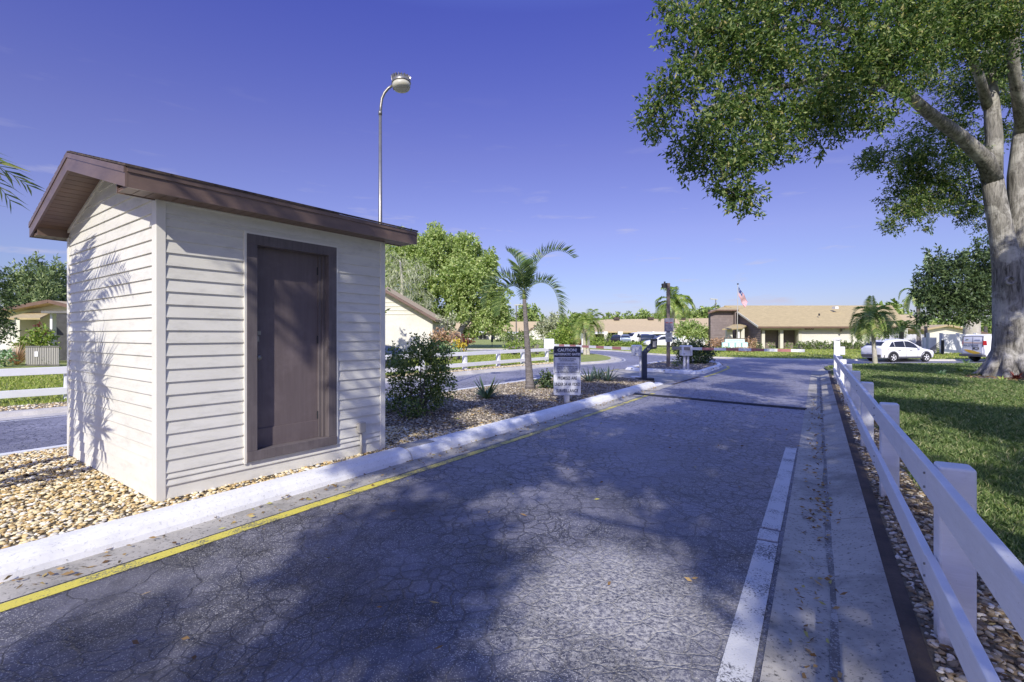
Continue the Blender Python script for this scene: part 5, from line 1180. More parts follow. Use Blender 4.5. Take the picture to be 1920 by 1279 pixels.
# the parked row in front of the long building
def parked(label, px, d, ang, paint, spec=SUV, name='parked_car', sc=1., cat='car'):
    x = (px-960)/F*d; v, _, _ = vehicle(name, label, spec, Xf(x, d, math.radians(ang), sc, sc), paint, cladding=False, detail=False, group='cars parked before the long villa building' if cat == 'car' else None, cat=cat); return v
parked('black car at the left end of the far parked row', 1157, 88, 70, M['carblack'], sc=.92)
parked('silver-blue car second in the far parked row', 1173, 86, 75, M['carsilver'], sc=.95)
parked('white panel van standing in the far parked row', 1196, 86, 200, M['carwhite'], VAN, 'panel_van', .95, 'van')
parked('dark blue car just right of the white panel van', 1209, 84, 82, M['cardark'], sc=1.0)
parked('dark car between the blue car and the white one', 1222, 84, 60, M['carblack'], sc=.95)
parked('white car at the right end of the far parked row', 1240, 62, 182, M['carwhite'], sc=.9)
parked('blue car mostly hidden behind the booth and the shrub', 690, 21.5, 172, M['cardark'], name='hidden_car', sc=.68)

# ================================================================== buildings
def bpt(px, d): return (px-960)/F*d
def zz(py, d): return H-(py-HZ)/F*d
def block(name, px0, px1, d, z1, dep, mat, parent, z0=0.): return MB().box(bpt(px0, d), bpt(px1, d), d, d+dep, z0, z1).build(name, mat, parent)
def panel(mb, px0, px1, py0, py1, d, t=.05): mb.box(bpt(px0, d), bpt(px1, d), d-t, d+.01, zz(py1, d), zz(py0, d)); return mb
# clubhouse
cd = 54.
club = thing('clubhouse', 'low clubhouse with brown wood entrance wing and long tan shingled roof', 'clubhouse', (35, 57, 0))
xw = 27.2
MB().box(bpt(1503, cd), bpt(1702, cd), cd, 66, 0, 2.62).build('wall', M['stucco'], club)
MB().box(xw+.05, bpt(1503, cd), cd+1.4, 66, 0, 2.62).build('wall', M['lapdark'], club)
m = MB(); m.box(xw, bpt(1503, cd), cd, cd+.3, zz(619, cd), 2.62); m.build('header_beam', M['cream'], club)
for a, b in ((1428, 1434), (1462.5, 1468.5), (1497, 1503)): MB().box(bpt(a, cd), bpt(b, cd), cd-.04, cd+.34, 0, zz(619, cd)).build('column', M['cream'], club)
for a, b in ((1435, 1456), (1470, 1491)):
    dp = MB().box(bpt(a, cd+1.35), bpt(b, cd+1.35), cd+1.30, cd+1.42, .1, 2.15).build('door_panel', M['lapwood'], club)
# lap siding of the left wing and of the gable end, board by board
def lapwall(p0, p1, out, zfun, z0, h, mat, parent):
    m = MB(); p0 = Vector(p0); p1 = Vector(p1); o = Vector(out); z = z0
    while z < 5.2:
        za, zb_ = z, z+h; t0 = [t/40 for t in range(41)]
        ok = [t for t in t0 if zfun(t) > za+.02]
        if len(ok) < 2: break
        a, b = min(ok), max(ok); ok2 = [t for t in t0 if zfun(t) > zb_+.0] or ok; a2, b2 = min(ok2), max(ok2)
        q = lambda t, oo, zc: (p0.x+(p1.x-p0.x)*t+o.x*oo, p0.y+(p1.y-p0.y)*t+o.y*oo, zc)
        top = min(zb_, max(zfun(t) for t in t0))
        m.add([q(a, 0, za), q(b, 0, za), q(b, .05, za), q(a, .05, za), q(b2, .01, top), q(a2, .01, top)], [(0, 1, 2, 3), (3, 2, 4, 5)]); z = zb_
    return m.build('siding', mat, parent)
wd_ = 58.8
MB().box(bpt(1332, wd_), xw, wd_, wd_+.6, 0, 4.6).build('wing_wall', M['lapdark'], club)
lapwall((bpt(1332, wd_), wd_-.01), (bpt(1375.5, wd_), wd_-.01), (0, -1), lambda t: 4.62, .05, .24, M['lapwood'], club)
MB().box(bpt(1374.5, wd_), bpt(1376.5, wd_), wd_-.5, wd_, 0, 4.6).build('wing_fin', M['lapwood'], club)
gz = lambda t: 4.55-(4.55-2.5)*t
lapwall((xw-.01, wd_), (xw-.01, 53.3), (-1, 0), gz, .05, .24, M['lapwood'], club)
MB().add([(xw, wd_, 0), (xw, 53.4, 0), (xw, 53.4, 2.5), (xw, wd_, 4.5)], [(0, 1, 2, 3)]) if 0 else None
m = MB(); m.face((xw+.02, wd_, 0), (xw+.02, 53.4, 0), (xw+.02, 53.4, 2.45), (xw+.02, wd_, 4.5)); build_each(m, 'gable_wall', M['lapdark'], club)
def RP(px, d): z = 2.50+(d-53.2)*.372; return Vector((bpt(px, d), d, z))
e1, e2, r2, r1 = Vector((xw-.35, 53.2, 2.50)), RP(1704, 53.2), RP(1672, 60.6), RP(1358, 60.6)
rf = MB(); rf.slab([e1, e2, r2, r1, Vector((xw-.35, 60.0, 5.03))], .12); rf.slab([r1, r2, Vector((r2.x+2, 68, 2.6)), Vector((r1.x+4.5, 68, 2.6))], .12)
roof = rf.build('roof', M['roof_tan'], club)
MB().beam(e1+Vector((-.02, -.03, -.08)), e2+Vector((0, -.03, -.08)), .05, .2).build('fascia', M['soffit'], roof)
MB().beam(e1+Vector((-.04, 0, -.02)), Vector((xw-.39, 58.4, 4.40)), .07, .18).build('rake_board', M['cream'], roof)
lw = MB(); lw.slab([Vector((bpt(1327, 58.2), 58.2, zz(586, 58.2))), Vector((bpt(1343, 58.2), 58.2, zz(581, 58.2))), Vector((bpt(1384, 58.2), 58.2, zz(581, 58.2))), Vector((bpt(1390, 61), 61, zz(574.5, 61))), Vector((bpt(1357, 61), 61, zz(574.5, 61)))], .12)
lw.build('wing_roof', M['roof_tan'], club)
m = MB().beam((bpt(1327, 58.15), 58.15, zz(587.5, 58.2)), (bpt(1343, 58.15), 58.15, zz(582, 58.2)), .05, .16).beam((bpt(1343, 58.15), 58.15, zz(582, 58.2)), (bpt(1384, 58.15), 58.15, zz(582, 58.2)), .05, .16); m.build('wing_fascia', M['soffit'], club)
pr = MB().slab([PT(1354, 617, 54.6), PT(1392, 615, 54.6), PT(1407, 606.5, 57.6), PT(1375, 608.5, 57.8)], .12).build('porch_roof', M['roof_tan'], club)
for a, b, d, mt in ((1363, 1373.5, 55.4, 'cream'), (1383.5, 1387, 55.0, 'white'), (1389.5, 1396, 55.0, 'cream')): MB().box(bpt(a, d), bpt(b, d), d, d+.4, 0, zz(617, d)+.05).build('porch_post', M[mt], club)
m = MB().box(bpt(1376, 58.6), bpt(1383, 58.6), 58.5, 58.75, 0, 2.3); m.box(bpt(1398, 58.2), bpt(1407, 58.2), 57.6, 57.7, 0, 2.3); build_each(m, 'entrance_door', M['glass'], club)
tx = text('house_number', '8000', .40, M['soffit'], (bpt(1517, cd), cd-.03, zz(616.3, cd)), (1, 0, 0), (0, 0, 1), club, bold=.012, xs=1.25)
m = MB().box(bpt(1575, cd), bpt(1582, cd), cd-.25, cd-.02, zz(618, cd), zz(615, cd)).beam((bpt(1577, cd), cd-.12, zz(618, cd)), (bpt(1571.5, cd), cd-.4, zz(624, cd)), .14, .14); m.build('security_light', M['steel'], club)
m = MB()
for x, y in ((1536, 589), (1522, 604), ): m.cyl(PT(x, y+3, 56.0), PT(x, y-1, 56.0), .09)
build_each(m, 'roof_vent', M['darkmetal'], roof)
vd_ = 53.2+(zz(578, 58.5)-2.5)/.372
MB().box(bpt(1562, 58), bpt(1568, 58), 57.6, 58.2, zz(579.5, 58), zz(575, 58)).build('roof_vent', M['whiteclean'], roof)
# further houses
h1 = thing('villa_row', 'distant white villa row with tan roofs behind the lawn, left of the slender palm', 'villas', (-8, 162, 0))
d1 = 160.
block('wall', 846, 1016, d1, zz(621, d1)+.3, 12, M['stucco'], h1)
r = MB(); r.slab([PT(836, 621, 158.5), PT(882, 621, 158.5), PT(911, 603, 166), PT(846, 603, 166)], .3); r.slab([PT(884, 621, 158.6), PT(994, 621, 158.6), PT(1012, 603, 166), PT(909, 603, 166)], .3); r.build('roof', M['roof_pink'], h1)
g = MB(); g.face(PT(872, 640, 158), PT(908, 640, 158), PT(908, 605.5, 158), PT(875, 622.5, 158)); g.face(PT(986, 640, 158), PT(1022, 640, 158), PT(1022, 604, 158), PT(989, 622, 158)); build_each(g, 'gable_wall', M['stucco'], h1)
g = MB().beam(PT(874, 623, 157.8), PT(911, 603.5, 157.8), .2, .5).beam(PT(988, 622.5, 157.8), PT(1020, 603, 157.8), .2, .5); build_each(g, 'gable_fascia', M['soffit'], h1)
g = panel(MB(), 884, 911, 623.5, 636, 157.5); panel(g, 842, 868, 624, 636, 157.5); build_each(g, 'screened_porch', M['screen'], h1)
g = MB()
for x in (890.5, 897.5, 905): panel(g, x, x+.8, 623.5, 636, 157.4)
build_each(g, 'porch_mullion', M['white'], h1)
g = MB(); g.slab([PT(882, 623, 155), PT(913, 623, 155), PT(913, 621.2, 158), PT(882, 621.2, 158)], .25); g.slab([PT(951, 624, 155), PT(972, 624, 155), PT(972, 622, 158), PT(951, 622, 158)], .25); build_each(g, 'porch_roof', M['white'], h1)
g = panel(MB(), 921, 928, 626, 636, 159.9, .1); build_each(g, 'window', M['glass'], h1)
h2 = thing('long_villa_building', 'long low cream villa building with tan roof behind the parked cars', 'villas', (30, 122, 0)); d2 = 118.
block('wall', 1100, 1345, d2, 2.6, 12, M['stucco'], h2)
r = MB(); r.slab([PT(1090, 621.5, 116.5), PT(1350, 621.5, 116.5), PT(1350, 596.5, 127), PT(1134, 599, 127), PT(1100, 604, 125)], .3); rr2 = r.build('roof', M['roof_pink'], h2)
g = MB()
for x in (1156, 1220, 1280): g.box(bpt(x-5, 126), bpt(x+5, 126), 125.5, 126.5, zz(599.5, 126), zz(597.3, 126)+.3)
build_each(g, 'ridge_vent', M['roof_brown'], rr2)
g = MB()
for a, b in ((1102, 1131), (1142, 1156), (1178, 1196), (1226, 1243), (1262, 1284)): panel(g, a, b, 624, 634.5, d2-.05, .1)
build_each(g, 'window', M['screen'], h2)
g = MB()
for a, b in ((1100, 1133), (1195, 1223), (1223, 1262)): g.slab([PT(a, 624, 114), PT(b, 624, 114), PT(b, 621.8, 117), PT(a, 621.8, 117)], .3)
build_each(g, 'porch_roof', M['white'], h2)
g = MB()
for a, b in ((1132, 1139), (1158, 1167), (1222, 1226), (1254, 1262)): panel(g, a, b, 621.5, 645, 116, .5)
build_each(g, 'partition_wall', M['stucco'], h2)
wl = MB().box(bpt(1256, 70), bpt(1322, 70), 70, 70.2, 0, zz(630, 70)).build('white_wall', M['white'], None); tag(wl, 'white panel fence behind the small flowering tree left of the clubhouse', 'fence')
h3 = thing('gabled_house', 'white gabled house wall half hidden behind the booth corner', 'house', (-9, 34, 0)); d3 = 32.
wv = [(bpt(600, d3), .0), (bpt(811, d3), 0.), (bpt(811, d3), zz(598, d3)), (bpt(725, d3), zz(549, d3)), (bpt(600, d3), zz(480, d3))]
m = MB(); k = len(wv); m.add([(x, d3, z) for x, z in wv]+[(x, d3+6, z) for x, z in wv], [tuple(range(k)), tuple(range(2*k-1, k-1, -1))]+[(i, i+k, (i+1) % k+k, (i+1) % k) for i in range(k)]); m.build('wall', M['stucco'], h3)
m = MB()
for i in range(7):
    py = 590-i*7.5; z = zz(py, d3); x1 = bpt(811-(598-py)*1.73-2, d3); m.box(bpt(600, d3), x1, d3-.03, d3-.001, z, z+.03)
m.build('siding_course', M['cream'], h3)
ra = PT(817, 599, d3-.5); rb = PT(600, 474, d3-.5)
m = MB(); m.slab([ra, rb, rb+Vector((0, 7, 0)), ra+Vector((0, 7, 0))], .16); m.build('roof', M['roof_pink'], h3)
MB().beam(ra+Vector((0, -.02, -.04)), rb+Vector((0, -.02, -.04)), .06, .17).build('rake_board', M['fascia'], h3)
h4 = thing('carport_house', 'cream gabled house with carport at far left beyond the fence', 'house', (-30, 32, 0)); d4 = 30.
wv = [(bpt(-80, d4), 0), (bpt(150, d4), 0), (bpt(150, d4), zz(583, d4)), (bpt(93, d4), zz(567, d4)), (bpt(-80, d4), zz(598, d4))]
m = MB(); k = len(wv); m.add([(x, d4, z) for x, z in wv]+[(x, d4+8, z) for x, z in wv], [tuple(range(k)), tuple(range(2*k-1, k-1, -1))]+[(i, i+k, (i+1) % k+k, (i+1) % k) for i in range(k)]); m.build('wall', M['stucco'], h4)
p0, p1, p2 = PT(-90, 597, d4-.9), PT(91, 563, d4-.9), PT(160, 580, d4-.9); bk = Vector((0, 9.5, 0))
m = MB(); m.slab([p0, p1, p1+bk, p0+bk], .14); m.slab([p1, p2, p2+bk, p1+bk], .14); m.build('roof', M['roof_pink'], h4)
m = MB().beam(p0+Vector((0, -.03, -.06)), p1+Vector((0, -.03, -.06)), .05, .20).beam(p1+Vector((0, -.03, -.06)), p2+Vector((0, -.03, -.06)), .05, .20); m.build('fascia', M['soffit'], h4)
m = MB().slab([PT(10, 596, d4-2.6), PT(75, 596, d4-2.6), PT(95, 586, d4-.1), PT(50, 586, d4-.1)], .1); m.build('porch_roof', M['roof_tan'], h4)
m = panel(MB(), 38, 57, 602, 640, d4-.02, .03); m.build('entrance_door', M['screen'], h4)
m = MB().box(bpt(30, d4-1), bpt(37, d4-1), d4-1, d4, 0, zz(597, d4)); m.build('porch_post', M['cream'], h4)
m = MB().box(bpt(90, 27), bpt(150, 27), 26.6, 29.8, zz(588, 27), zz(583.5, 27)); m.build('carport_roof', M['steel'], h4)
m = MB().box(bpt(93.5, 27), bpt(98, 27), 27, 27.25, 0, zz(588, 27)); m.build('carport_post', M['white'], h4)
m = MB().box(bpt(98, 28.5), bpt(150, 28.5), 28.6, 28.7, 0, zz(588, 28.5)); m.build('carport_screen', M['screen'], h4)
h5 = thing('brown_roofed_house', 'small house with brown roof behind the white car and palms', 'house', (66, 80, 0)); d5 = 78.
block('wall', 1640, 1736, d5, zz(621, d5)+.1, 9, M['stucco'], h5)
r = MB().slab([PT(1640, 622, 77.3), PT(1738, 622, 77.3), PT(1738, 604, 82), PT(1705, 590, 86), PT(1650, 590, 86)], .25); r.build('roof', M['roof_pink'], h5)
g = panel(MB(), 1719, 1727, 630, 642, d5-.02, .05); panel(g, 1696, 1707, 629, 641, d5-.02, .05); build_each(g, 'window', M['glass'], h5)
h6 = thing('white_gabled_house', 'white house with low brown roof above the white wall at right', 'house', (52, 62, 0)); d6 = 58.
wv = [(bpt(1738, d6), 0), (bpt(1818, d6), 0), (bpt(1818, d6), zz(618, d6)), (bpt(1806, d6), zz(612, d6)), (bpt(1738, d6), zz(616, d6))]
m = MB(); k = len(wv); m.add([(x, d6, z) for x, z in wv]+[(x, d6+6, z) for x, z in wv], [tuple(range(k)), tuple(range(2*k-1, k-1, -1))]+[(i, i+k, (i+1) % k+k, (i+1) % k) for i in range(k)]); m.build('wall', M['stucco'], h6)
a, b, c = PT(1732, 617, d6-.6), PT(1780, 608.5, d6-.6), PT(1822, 617, d6-.6); bk = Vector((0, 8, 0))
m = MB().slab([a, b, b+bk, a+bk], .2).slab([b, c, c+bk, b+bk], .2); m.build('roof', M['roof_pink'], h6)
m = MB().slab([PT(1828, 618, 57), PT(1870, 629, 57), PT(1870, 629, 64), PT(1828, 618, 64)], .25).build('side_roof', M['soffit'], h6)
m = MB(); m.face(PT(1830, 650, 57.6), PT(1868, 650, 57.6), PT(1868, 629.5, 57.6), PT(1830, 619.5, 57.6)); m.build('side_wall', M['stucco'], h6)
# white boundary wall, gate, pickets, pole
wf = thing('white_boundary_wall', 'long smooth white wall with gate behind the service van', 'wall', (36, 40, 0)); dw = 40.
MB().box(bpt(1766, dw), bpt(1990, dw), dw, dw+.15, 0, zz(626.5, dw)).build('wall_panel', M['white'], wf)
MB().box(bpt(1741, dw), bpt(1766, dw), dw+.5, dw+.6, 0, zz(633, dw)).build('gate', M['white'], wf)
m = MB()
for i in range(5): m.beam(PT(1742, 662-i*1.5, dw+.45), PT(1765, 655-i*4, dw+.45), .04, .05)
m.build('diagonal_brace', M['greyplastic'], wf)
m = MB()
for x in (1741, 1766, 1797, 1830): m.box(bpt(x-1, dw), bpt(x+1.4, dw), dw-.05, dw+.2, 0, zz(624.5, dw))
build_each(m, 'wall_post', M['white'], wf)
tag(MB().box(bpt(1767.5, 38), bpt(1770.5, 38), 38, 38.15, 0, zz(638, 38)).build('dark_post', M['darkmetal']), 'short dark post standing before the white gate', 'post')
pf = thing('picket_fence', 'white picket fence between the clubhouse and the timber pole', 'fence', (33, 44, 0)); dp_ = 44
m = MB()
x = 1656.
while x < 1736: m.box(bpt(x, dp_), bpt(x+1.6, dp_), dp_, dp_+.04, .05, zz(627+.5*math.sin(x), dp_)); x += 2.2
m.build('pickets', M['white'], pf); MB().box(bpt(1655, dp_), bpt(1737, dp_), dp_+.05, dp_+.1, .3, .42).box(bpt(1655, dp_), bpt(1737, dp_), dp_+.05, dp_+.1, 1.2, 1.32).build('rail', M['white'], pf)
for x in (1665.5, 1736): tag(MB().cyl((bpt(x, 41), 41, 0), (bpt(x, 41), 41, zz(612 if x > 1700 else 622, 41)), .11 if x > 1700 else .06).build('slim_pole', M['woodgrey'] if x > 1700 else M['darkmetal']), 'grey wooden pole at the end of the white wall' if x > 1700 else 'thin dark pole at the clubhouse end of the picket fence', 'pole')
# monument sign, flag, far lamps
ms = thing('monument_sign', 'pale turquoise stepped monument sign before the clubhouse hedge', 'sign', (bpt(1378, 48.5), 48.5, 0)); dm = 48.5
M['turq'] = plain('pale_turquoise_paint', (.42, .68, .62), (.50, .72, .68), 6, .6, .1); M['turq2'] = plain('white_turquoise_panel', (.70, .78, .76), (.60, .72, .70), 10, .6, .1)
MB().box(bpt(1360, dm), bpt(1396.5, dm), dm, dm+.3, 0, zz(635, dm)).build('centre_panel', M['turq2'], ms, bevel=.02)
MB().box(bpt(1359, dm), bpt(1397.5, dm), dm-.04, dm+.34, zz(635.2, dm), zz(634.4, dm)).build('cap', M['soffit'], ms)
for a, b in ((1354, 1366), (1367, 1378), (1379, 1390), (1391, 1402.5)):
    fo = MB().box(bpt(a, dm-.2), bpt(b, dm-.2), dm-.2, dm-.05, 0, zz(642, dm)).build('plaque', M['turq'], ms, bevel=.02)
    MB().box(bpt(a+1.5, dm-.2), bpt(b-1.5, dm-.2), dm-.23, dm-.20, zz(652, dm), zz(643.5, dm)).build('plaque_face', M['turq2'], fo)
g = MB()
for x in range(1364, 1394, 3): g.box(bpt(x, dm), bpt(x+2, dm), dm-.02, dm, zz(640, dm), zz(637.3, dm))
g.build('faded_relief', M['turq'], ms)
fp = thing('flag_pole', 'tall white flagpole standing behind the monument sign', 'flagpole', (bpt(1382, 50), 50, 0))
MB().tube([(bpt(1382, 50), 50, 0), (bpt(1383.5, 50), 50, zz(534, 50))], [.05, .03], 10).build('pole', M['greyplastic'], fp, smooth=True)
MB().lathe((bpt(1383.5, 50), 50, zz(534, 50)), [(.02, 0), (.08, .04), (.09, .09), (.05, .15)], 12).build('finial', M['darkmetal'], fp, smooth=True)
fl_ = MB(); nx, ny = 24, 13; o0 = PT(1384, 537.5, 50); vv = []
for i in range(nx+1):
    u = i/nx
    for j in range(ny+1):
        v = j/ny
        x = o0.x+.05+u*.95*(1-.25*v)-.12*v*u; z = o0.z-1.55*u**1.05-v*.95*(1-.35*u); y = 50+.10*math.sin(u*9+v*2.5)*(.3+u)
        vv.append((x, y, z))
for i in range(nx):
    for j in range(ny):
        a = i*(ny+1)+j; fl_.f.append((a, a+1, a+ny+2, a+ny+1))
        can = i < nx*.4 and j < 7
        fl_.mi.append((1 if (i*2+j) % 5 == 2 and j % 2 else 2) if can else (0 if j % 2 == 0 else 1))
fl_.v = vv
fo = fl_.build('hanging_flag', [plain('flag_red', (.50, .04, .06), None, 3, .8, 0), plain('flag_white', (.75, .75, .75), None, 3, .8, 0), plain('flag_blue', (.03, .05, .18), None, 3, .8, 0)], None, fix=False)
tag(fo, 'limp red white and blue striped flag hanging from the flagpole', 'flag')
def farlamp(label, px, py, d, side=1, gr=660):
    t = thing('far_street_lamp', label, 'street lamp', (bpt(px, d), d, 0), 'slim far street lamps'); x = bpt(px, d); z = zz(py, d)
    MB().cyl((x, d, 0), (x, d, z), .11, .08).build('pole', M['steel'], t); MB().beam((x-.3*side, d, z+.05), (x+1.1*side, d, z+.15), .35, .14).build('lamp_head', M['lampglass'], t)
farlamp('slim far lamp pole just left of the slender palm trunk', 968, 573, 75, 1)
farlamp('small far lamp rising above the brown clubhouse wing', 1342, 562, 95, -1)
tag(MB().box(bpt(920.5, 60), bpt(924.5, 60), 60, 60.3, .7, zz(632, 60)).box(bpt(922, 60), bpt(923, 60), 60.1, 60.2, 0, .8).build('letter_box', M['bluegrey'], bevel=.03), 'dark blue letter box on a post in the far lawn', 'letter box')
tag(MB().cyl((bpt(1093, 42), 42, 0), (bpt(1093, 42), 42, zz(635, 42)), .13, n=10).build('marker_post', M['whiteclean']), 'short white marker post left of the twin palm', 'post')
# air conditioning screens at far left
for i, (a, b) in enumerate(((48, 76), (78, 112))):
    d = 23.5; x0, x1 = bpt(a, d), bpt(b, d)
    t = thing('slatted_screen', ['grey slatted equipment screen behind the bronze grass, left one', 'grey slatted equipment screen next to the booth edge'][i], 'screen', ((x0+x1)/2, d, 0), 'slatted equipment screens')
    m = MB(); x = x0
    while x < x1-.03: m.box(x, x+.05, d, d+.04, .1, 1.0); x += .085
    m.build('slats', M['greyplastic'], t); MB().box(x0, x1, d-.02, d+.06, 1.0, 1.07).box(x0, x1, d-.02, d+.06, .12, .18).build('rail', M['steel'], t)
    if i == 0: MB().box(x0+.45, x0+.62, d-.03, d-.01, .55, .80).build('notice', M['whiteclean'], t)

# ================================================================== hedges, shrubs, distant trees
def hedge(name, label, px0, px1, pyt, d, dep, mat, per=16, ln=.16, cat='hedge', z0=.0, wav=.06, group=None, zb=None):
    x0, x1 = bpt(px0, d), bpt(px1, d); h = zz(pyt, d)-z0; t = thing(name, label, cat, ((x0+x1)/2, d, z0), group)
    n = max(2, int((x1-x0)/(h*.6))); cl = []
    for i in range(n):
        u = (i+.5)/n; cl.append(((x0+(x1-x0)*u, d+dep/2, z0+h*.5), ((x1-x0)/n*.75, dep*.55, h*.52*(1+random.uniform(-wav, wav)*2))))
    Vv, Ff = cluster_leaves(cl, per, ln, ln*.6, twigs=6, spread=ln*1.5, shell=.75); np_mesh('foliage', Vv, Ff, mat, t)
    m = MB().box(x0+.1, x1-.1, d+dep*.3, d+dep*.7, z0, z0+h*.7); m.build('stems', M['bark_grey'], t); return t
def shrub(name, label, cs, per, ln, mat, cat='shrub', d=None, stem=True, group=None, **k):
    c0 = Vector(pc(*cs[0])[0]); t = thing(name, label, cat, (c0.x, c0.y, 0), group)
    Vv, Ff = cluster_leaves([pc(*c) for c in cs], per, ln, ln*.5, twigs=6, spread=ln*1.4, **k); np_mesh('foliage', Vv, Ff, mat, t)
    if stem:
        m = MB()
        for c in cs: p = Vector(pc(*c)[0]); m.tube([(c0.x+(p.x-c0.x)*.4, p.y, 0), tuple(p)], [.05, .02], 5, False)
        m.build('stem', M['bark_grey'], t)
    return t
hedge('clipped_hedge', 'clipped green hedge along the white clubhouse wall', 1503, 1625, 643, 50.5, 1.2, M['hedge_dull'], 14, .18)
hedge('low_flower_hedge', 'low mixed hedge in front of the monument sign, green left half', 1336, 1376, 656, 43, 1.2, M['hedge_leaf'], 18, .15)
hedge('low_flower_hedge', 'low pinkish hedge in front of the monument sign, right half', 1376, 1414, 656, 43, 1.2, M['pinkleaf'], 18, .15)
shrub('bronze_shrub', 'bronze pink shrub left of the monument sign', [(1345, 645, 51, 11), (1356, 646, 51, 9), (1335, 648, 51, 9)], 14, .2, M['pinkleaf'])
shrub('bronze_shrub', 'bronze pink rounded shrub right of the monument sign', [(1404, 645, 51, 9), (1411, 644, 51, 8)], 14, .2, M['pinkleaf'])
shrub('green_shrub', 'small green shrub against the clubhouse column', [(1420, 650, 52, 7), (1416, 652, 52, 5)], 14, .2, M['hedge_dull'])
for i, (x, lb) in enumerate(((1447, 'yellow-green potted shrub in front of the left clubhouse doors'), (1479, 'yellow-green potted shrub in front of the right clubhouse doors'))): shrub('potted_shrub', lb, [(x, 647, 53.2, 5.5 if i == 0 else 4.5)], 18, .18, M['bushleaf'], group='potted shrubs by the clubhouse doors')
# gate island planting
shrub('gate_island_shrub', 'dark dense rounded shrub on the gate island behind the exit barrier', [(1290, 660, 25.8, 17), (1315, 658, 26, 18), (1303, 648, 26.2, 14), (1275, 652, 26, 12), (1325, 668, 25.6, 12), (1297, 672, 25.5, 12), (1280, 670, 25.6, 10), (1313, 672, 25.5, 12), (1333, 660, 26, 9)], 45, .11, M['darkleaf'], shell=.4)
shrub('ground_plant', 'small olive ground plant at the foot of the timber pole', [(1268, 682, 23.3, 6), (1273, 684, 23.2, 4)], 60, .08, M['bushleaf'], 'plant')
shrub('flowering_tree', 'small open pale green tree above the gate island shrub', [(1300, 622, 60, 18), (1285, 617, 60, 14), (1318, 624, 60, 12), (1272, 622, 60, 9), (1296, 611, 60, 11), (1328, 622, 60, 7)], 9, .3, M['brightleaf'], 'tree', shell=.3)
hedge('long_low_hedge', 'long low yellow-green hedge in front of the parked row', 1104, 1236, 644.5, 66, 1.5, M['hedge_leaf'], 8, .25)
hedge('block_hedge', 'square clipped green hedge beside the far cars', 1139, 1159, 629, 95, 2, M['hedge_dull'], 8, .3)
hedge('porch_hedge', 'low yellow-green hedge under the screened porch', 1101, 1132, 635, 96, 2, M['hedge_leaf'], 8, .3)
hedge('garden_hedge', 'light green hedge behind the slender palm trunk, left part', 952, 985, 643, 36, 1.5, M['hedge_leaf'], 20, .14)
hedge('garden_hedge', 'paler hedge just right of the slender palm trunk', 990, 1013, 637, 36, 1.5, M['brightleaf'], 14, .14)
shrub('green_shrub', 'green shrub rising behind the light hedge', [(960, 632, 42, 9), (975, 630, 42, 9), (990, 633, 42, 8), (950, 636, 42, 6)], 16, .2, M['hedge_dull'])
shrub('broad_shrub', 'broad bright green shrub behind the entry control box', [(1045, 633, 38, 15), (1060, 632, 38, 14), (1032, 638, 38, 10), (1068, 640, 38, 9), (1050, 645, 38, 12), (1035, 647, 38, 9), (1063, 648, 38, 9)], 22, .18, M['hedge_leaf'])
shrub('red_hedge', 'small red-leaved hedge left of the twin palm', [(1074, 642, 43, 6), (1083, 643, 43, 6), (1090, 644, 43, 5)], 22, .16, M['redleaf'])
shrub('grey_green_tree', 'hazy grey-green tree left of the twin palm', [(1025, 612, 72, 14), (1042, 603, 72, 14), (1055, 608, 72, 12), (1015, 618, 72, 10), (1035, 622, 72, 12)], 5, .45, M['mossleaf'], 'tree')
shrub('fan_palm_clump', 'rounded yellow-green fan plant left of the twin palm', [(1060, 609, 55, 8), (1058, 618, 55, 7), (1066, 616, 55, 6)], 14, .4, M['palmlit'], 'plant', stem=True)
shrub('ti_plants', 'pinkish ti plants at the corner of the gabled house', [(825, 630, 31, 11), (836, 637, 31, 8), (850, 632, 31, 10), (822, 645, 31, 7)], 20, .22, M['pinkleaf'], shell=.3)
shrub('thin_tree', 'two thin pale-stemmed small trees behind the ti plants', [(825, 600, 33, 7), (840, 598, 33, 7), (846, 607, 33, 6), (835, 608, 33, 6), (850, 600, 33, 5)], 10, .22, M['mossleaf'], 'tree', shell=.2)
shrub('dark_red_hedge', 'dark red hedge right of the ti plants', [(862, 636, 36, 7), (872, 637, 36, 7), (881, 637, 36, 6), (855, 634, 36, 6), (842, 640, 35, 7)], 22, .16, M['redleaf'])
shrub('yellow_croton', 'bright yellow croton behind the entry lane fence', [(857, 646, 29, 7), (866, 647, 29, 7), (862, 651, 29, 6)], 30, .15, M['yellowleaf'])
shrub('variegated_shrub', 'pale variegated low shrub left of the yellow croton', [(835, 653, 28, 9), (848, 654, 28, 8), (855, 658, 28, 6), (828, 658, 28, 8)], 26, .14, M['variegated'])
shrub('dark_round_bush', 'dark rounded bush before the distant villa wall', [(936, 634, 110, 5)], 6, .4, M['darkleaf'])
shrub('small_citrus', 'small light green tree before the distant villas', [(948, 632, 75, 6), (943, 630, 75, 4)], 8, .3, M['brightleaf'], 'tree')
# unseen-side tree whose shade falls on the gabled wall (stands behind the booth)
shrub('booth_back_tree', 'airy tree standing behind the booth roof', [(660, 520, 25, 38), (690, 500, 25.5, 28), (680, 560, 25, 36), (640, 570, 24.5, 38), (695, 545, 26, 22), (655, 470, 25, 26), (700, 590, 26, 16), (600, 560, 24, 40)], 5, .28, M['bushleaf'], 'tree', shell=.2)
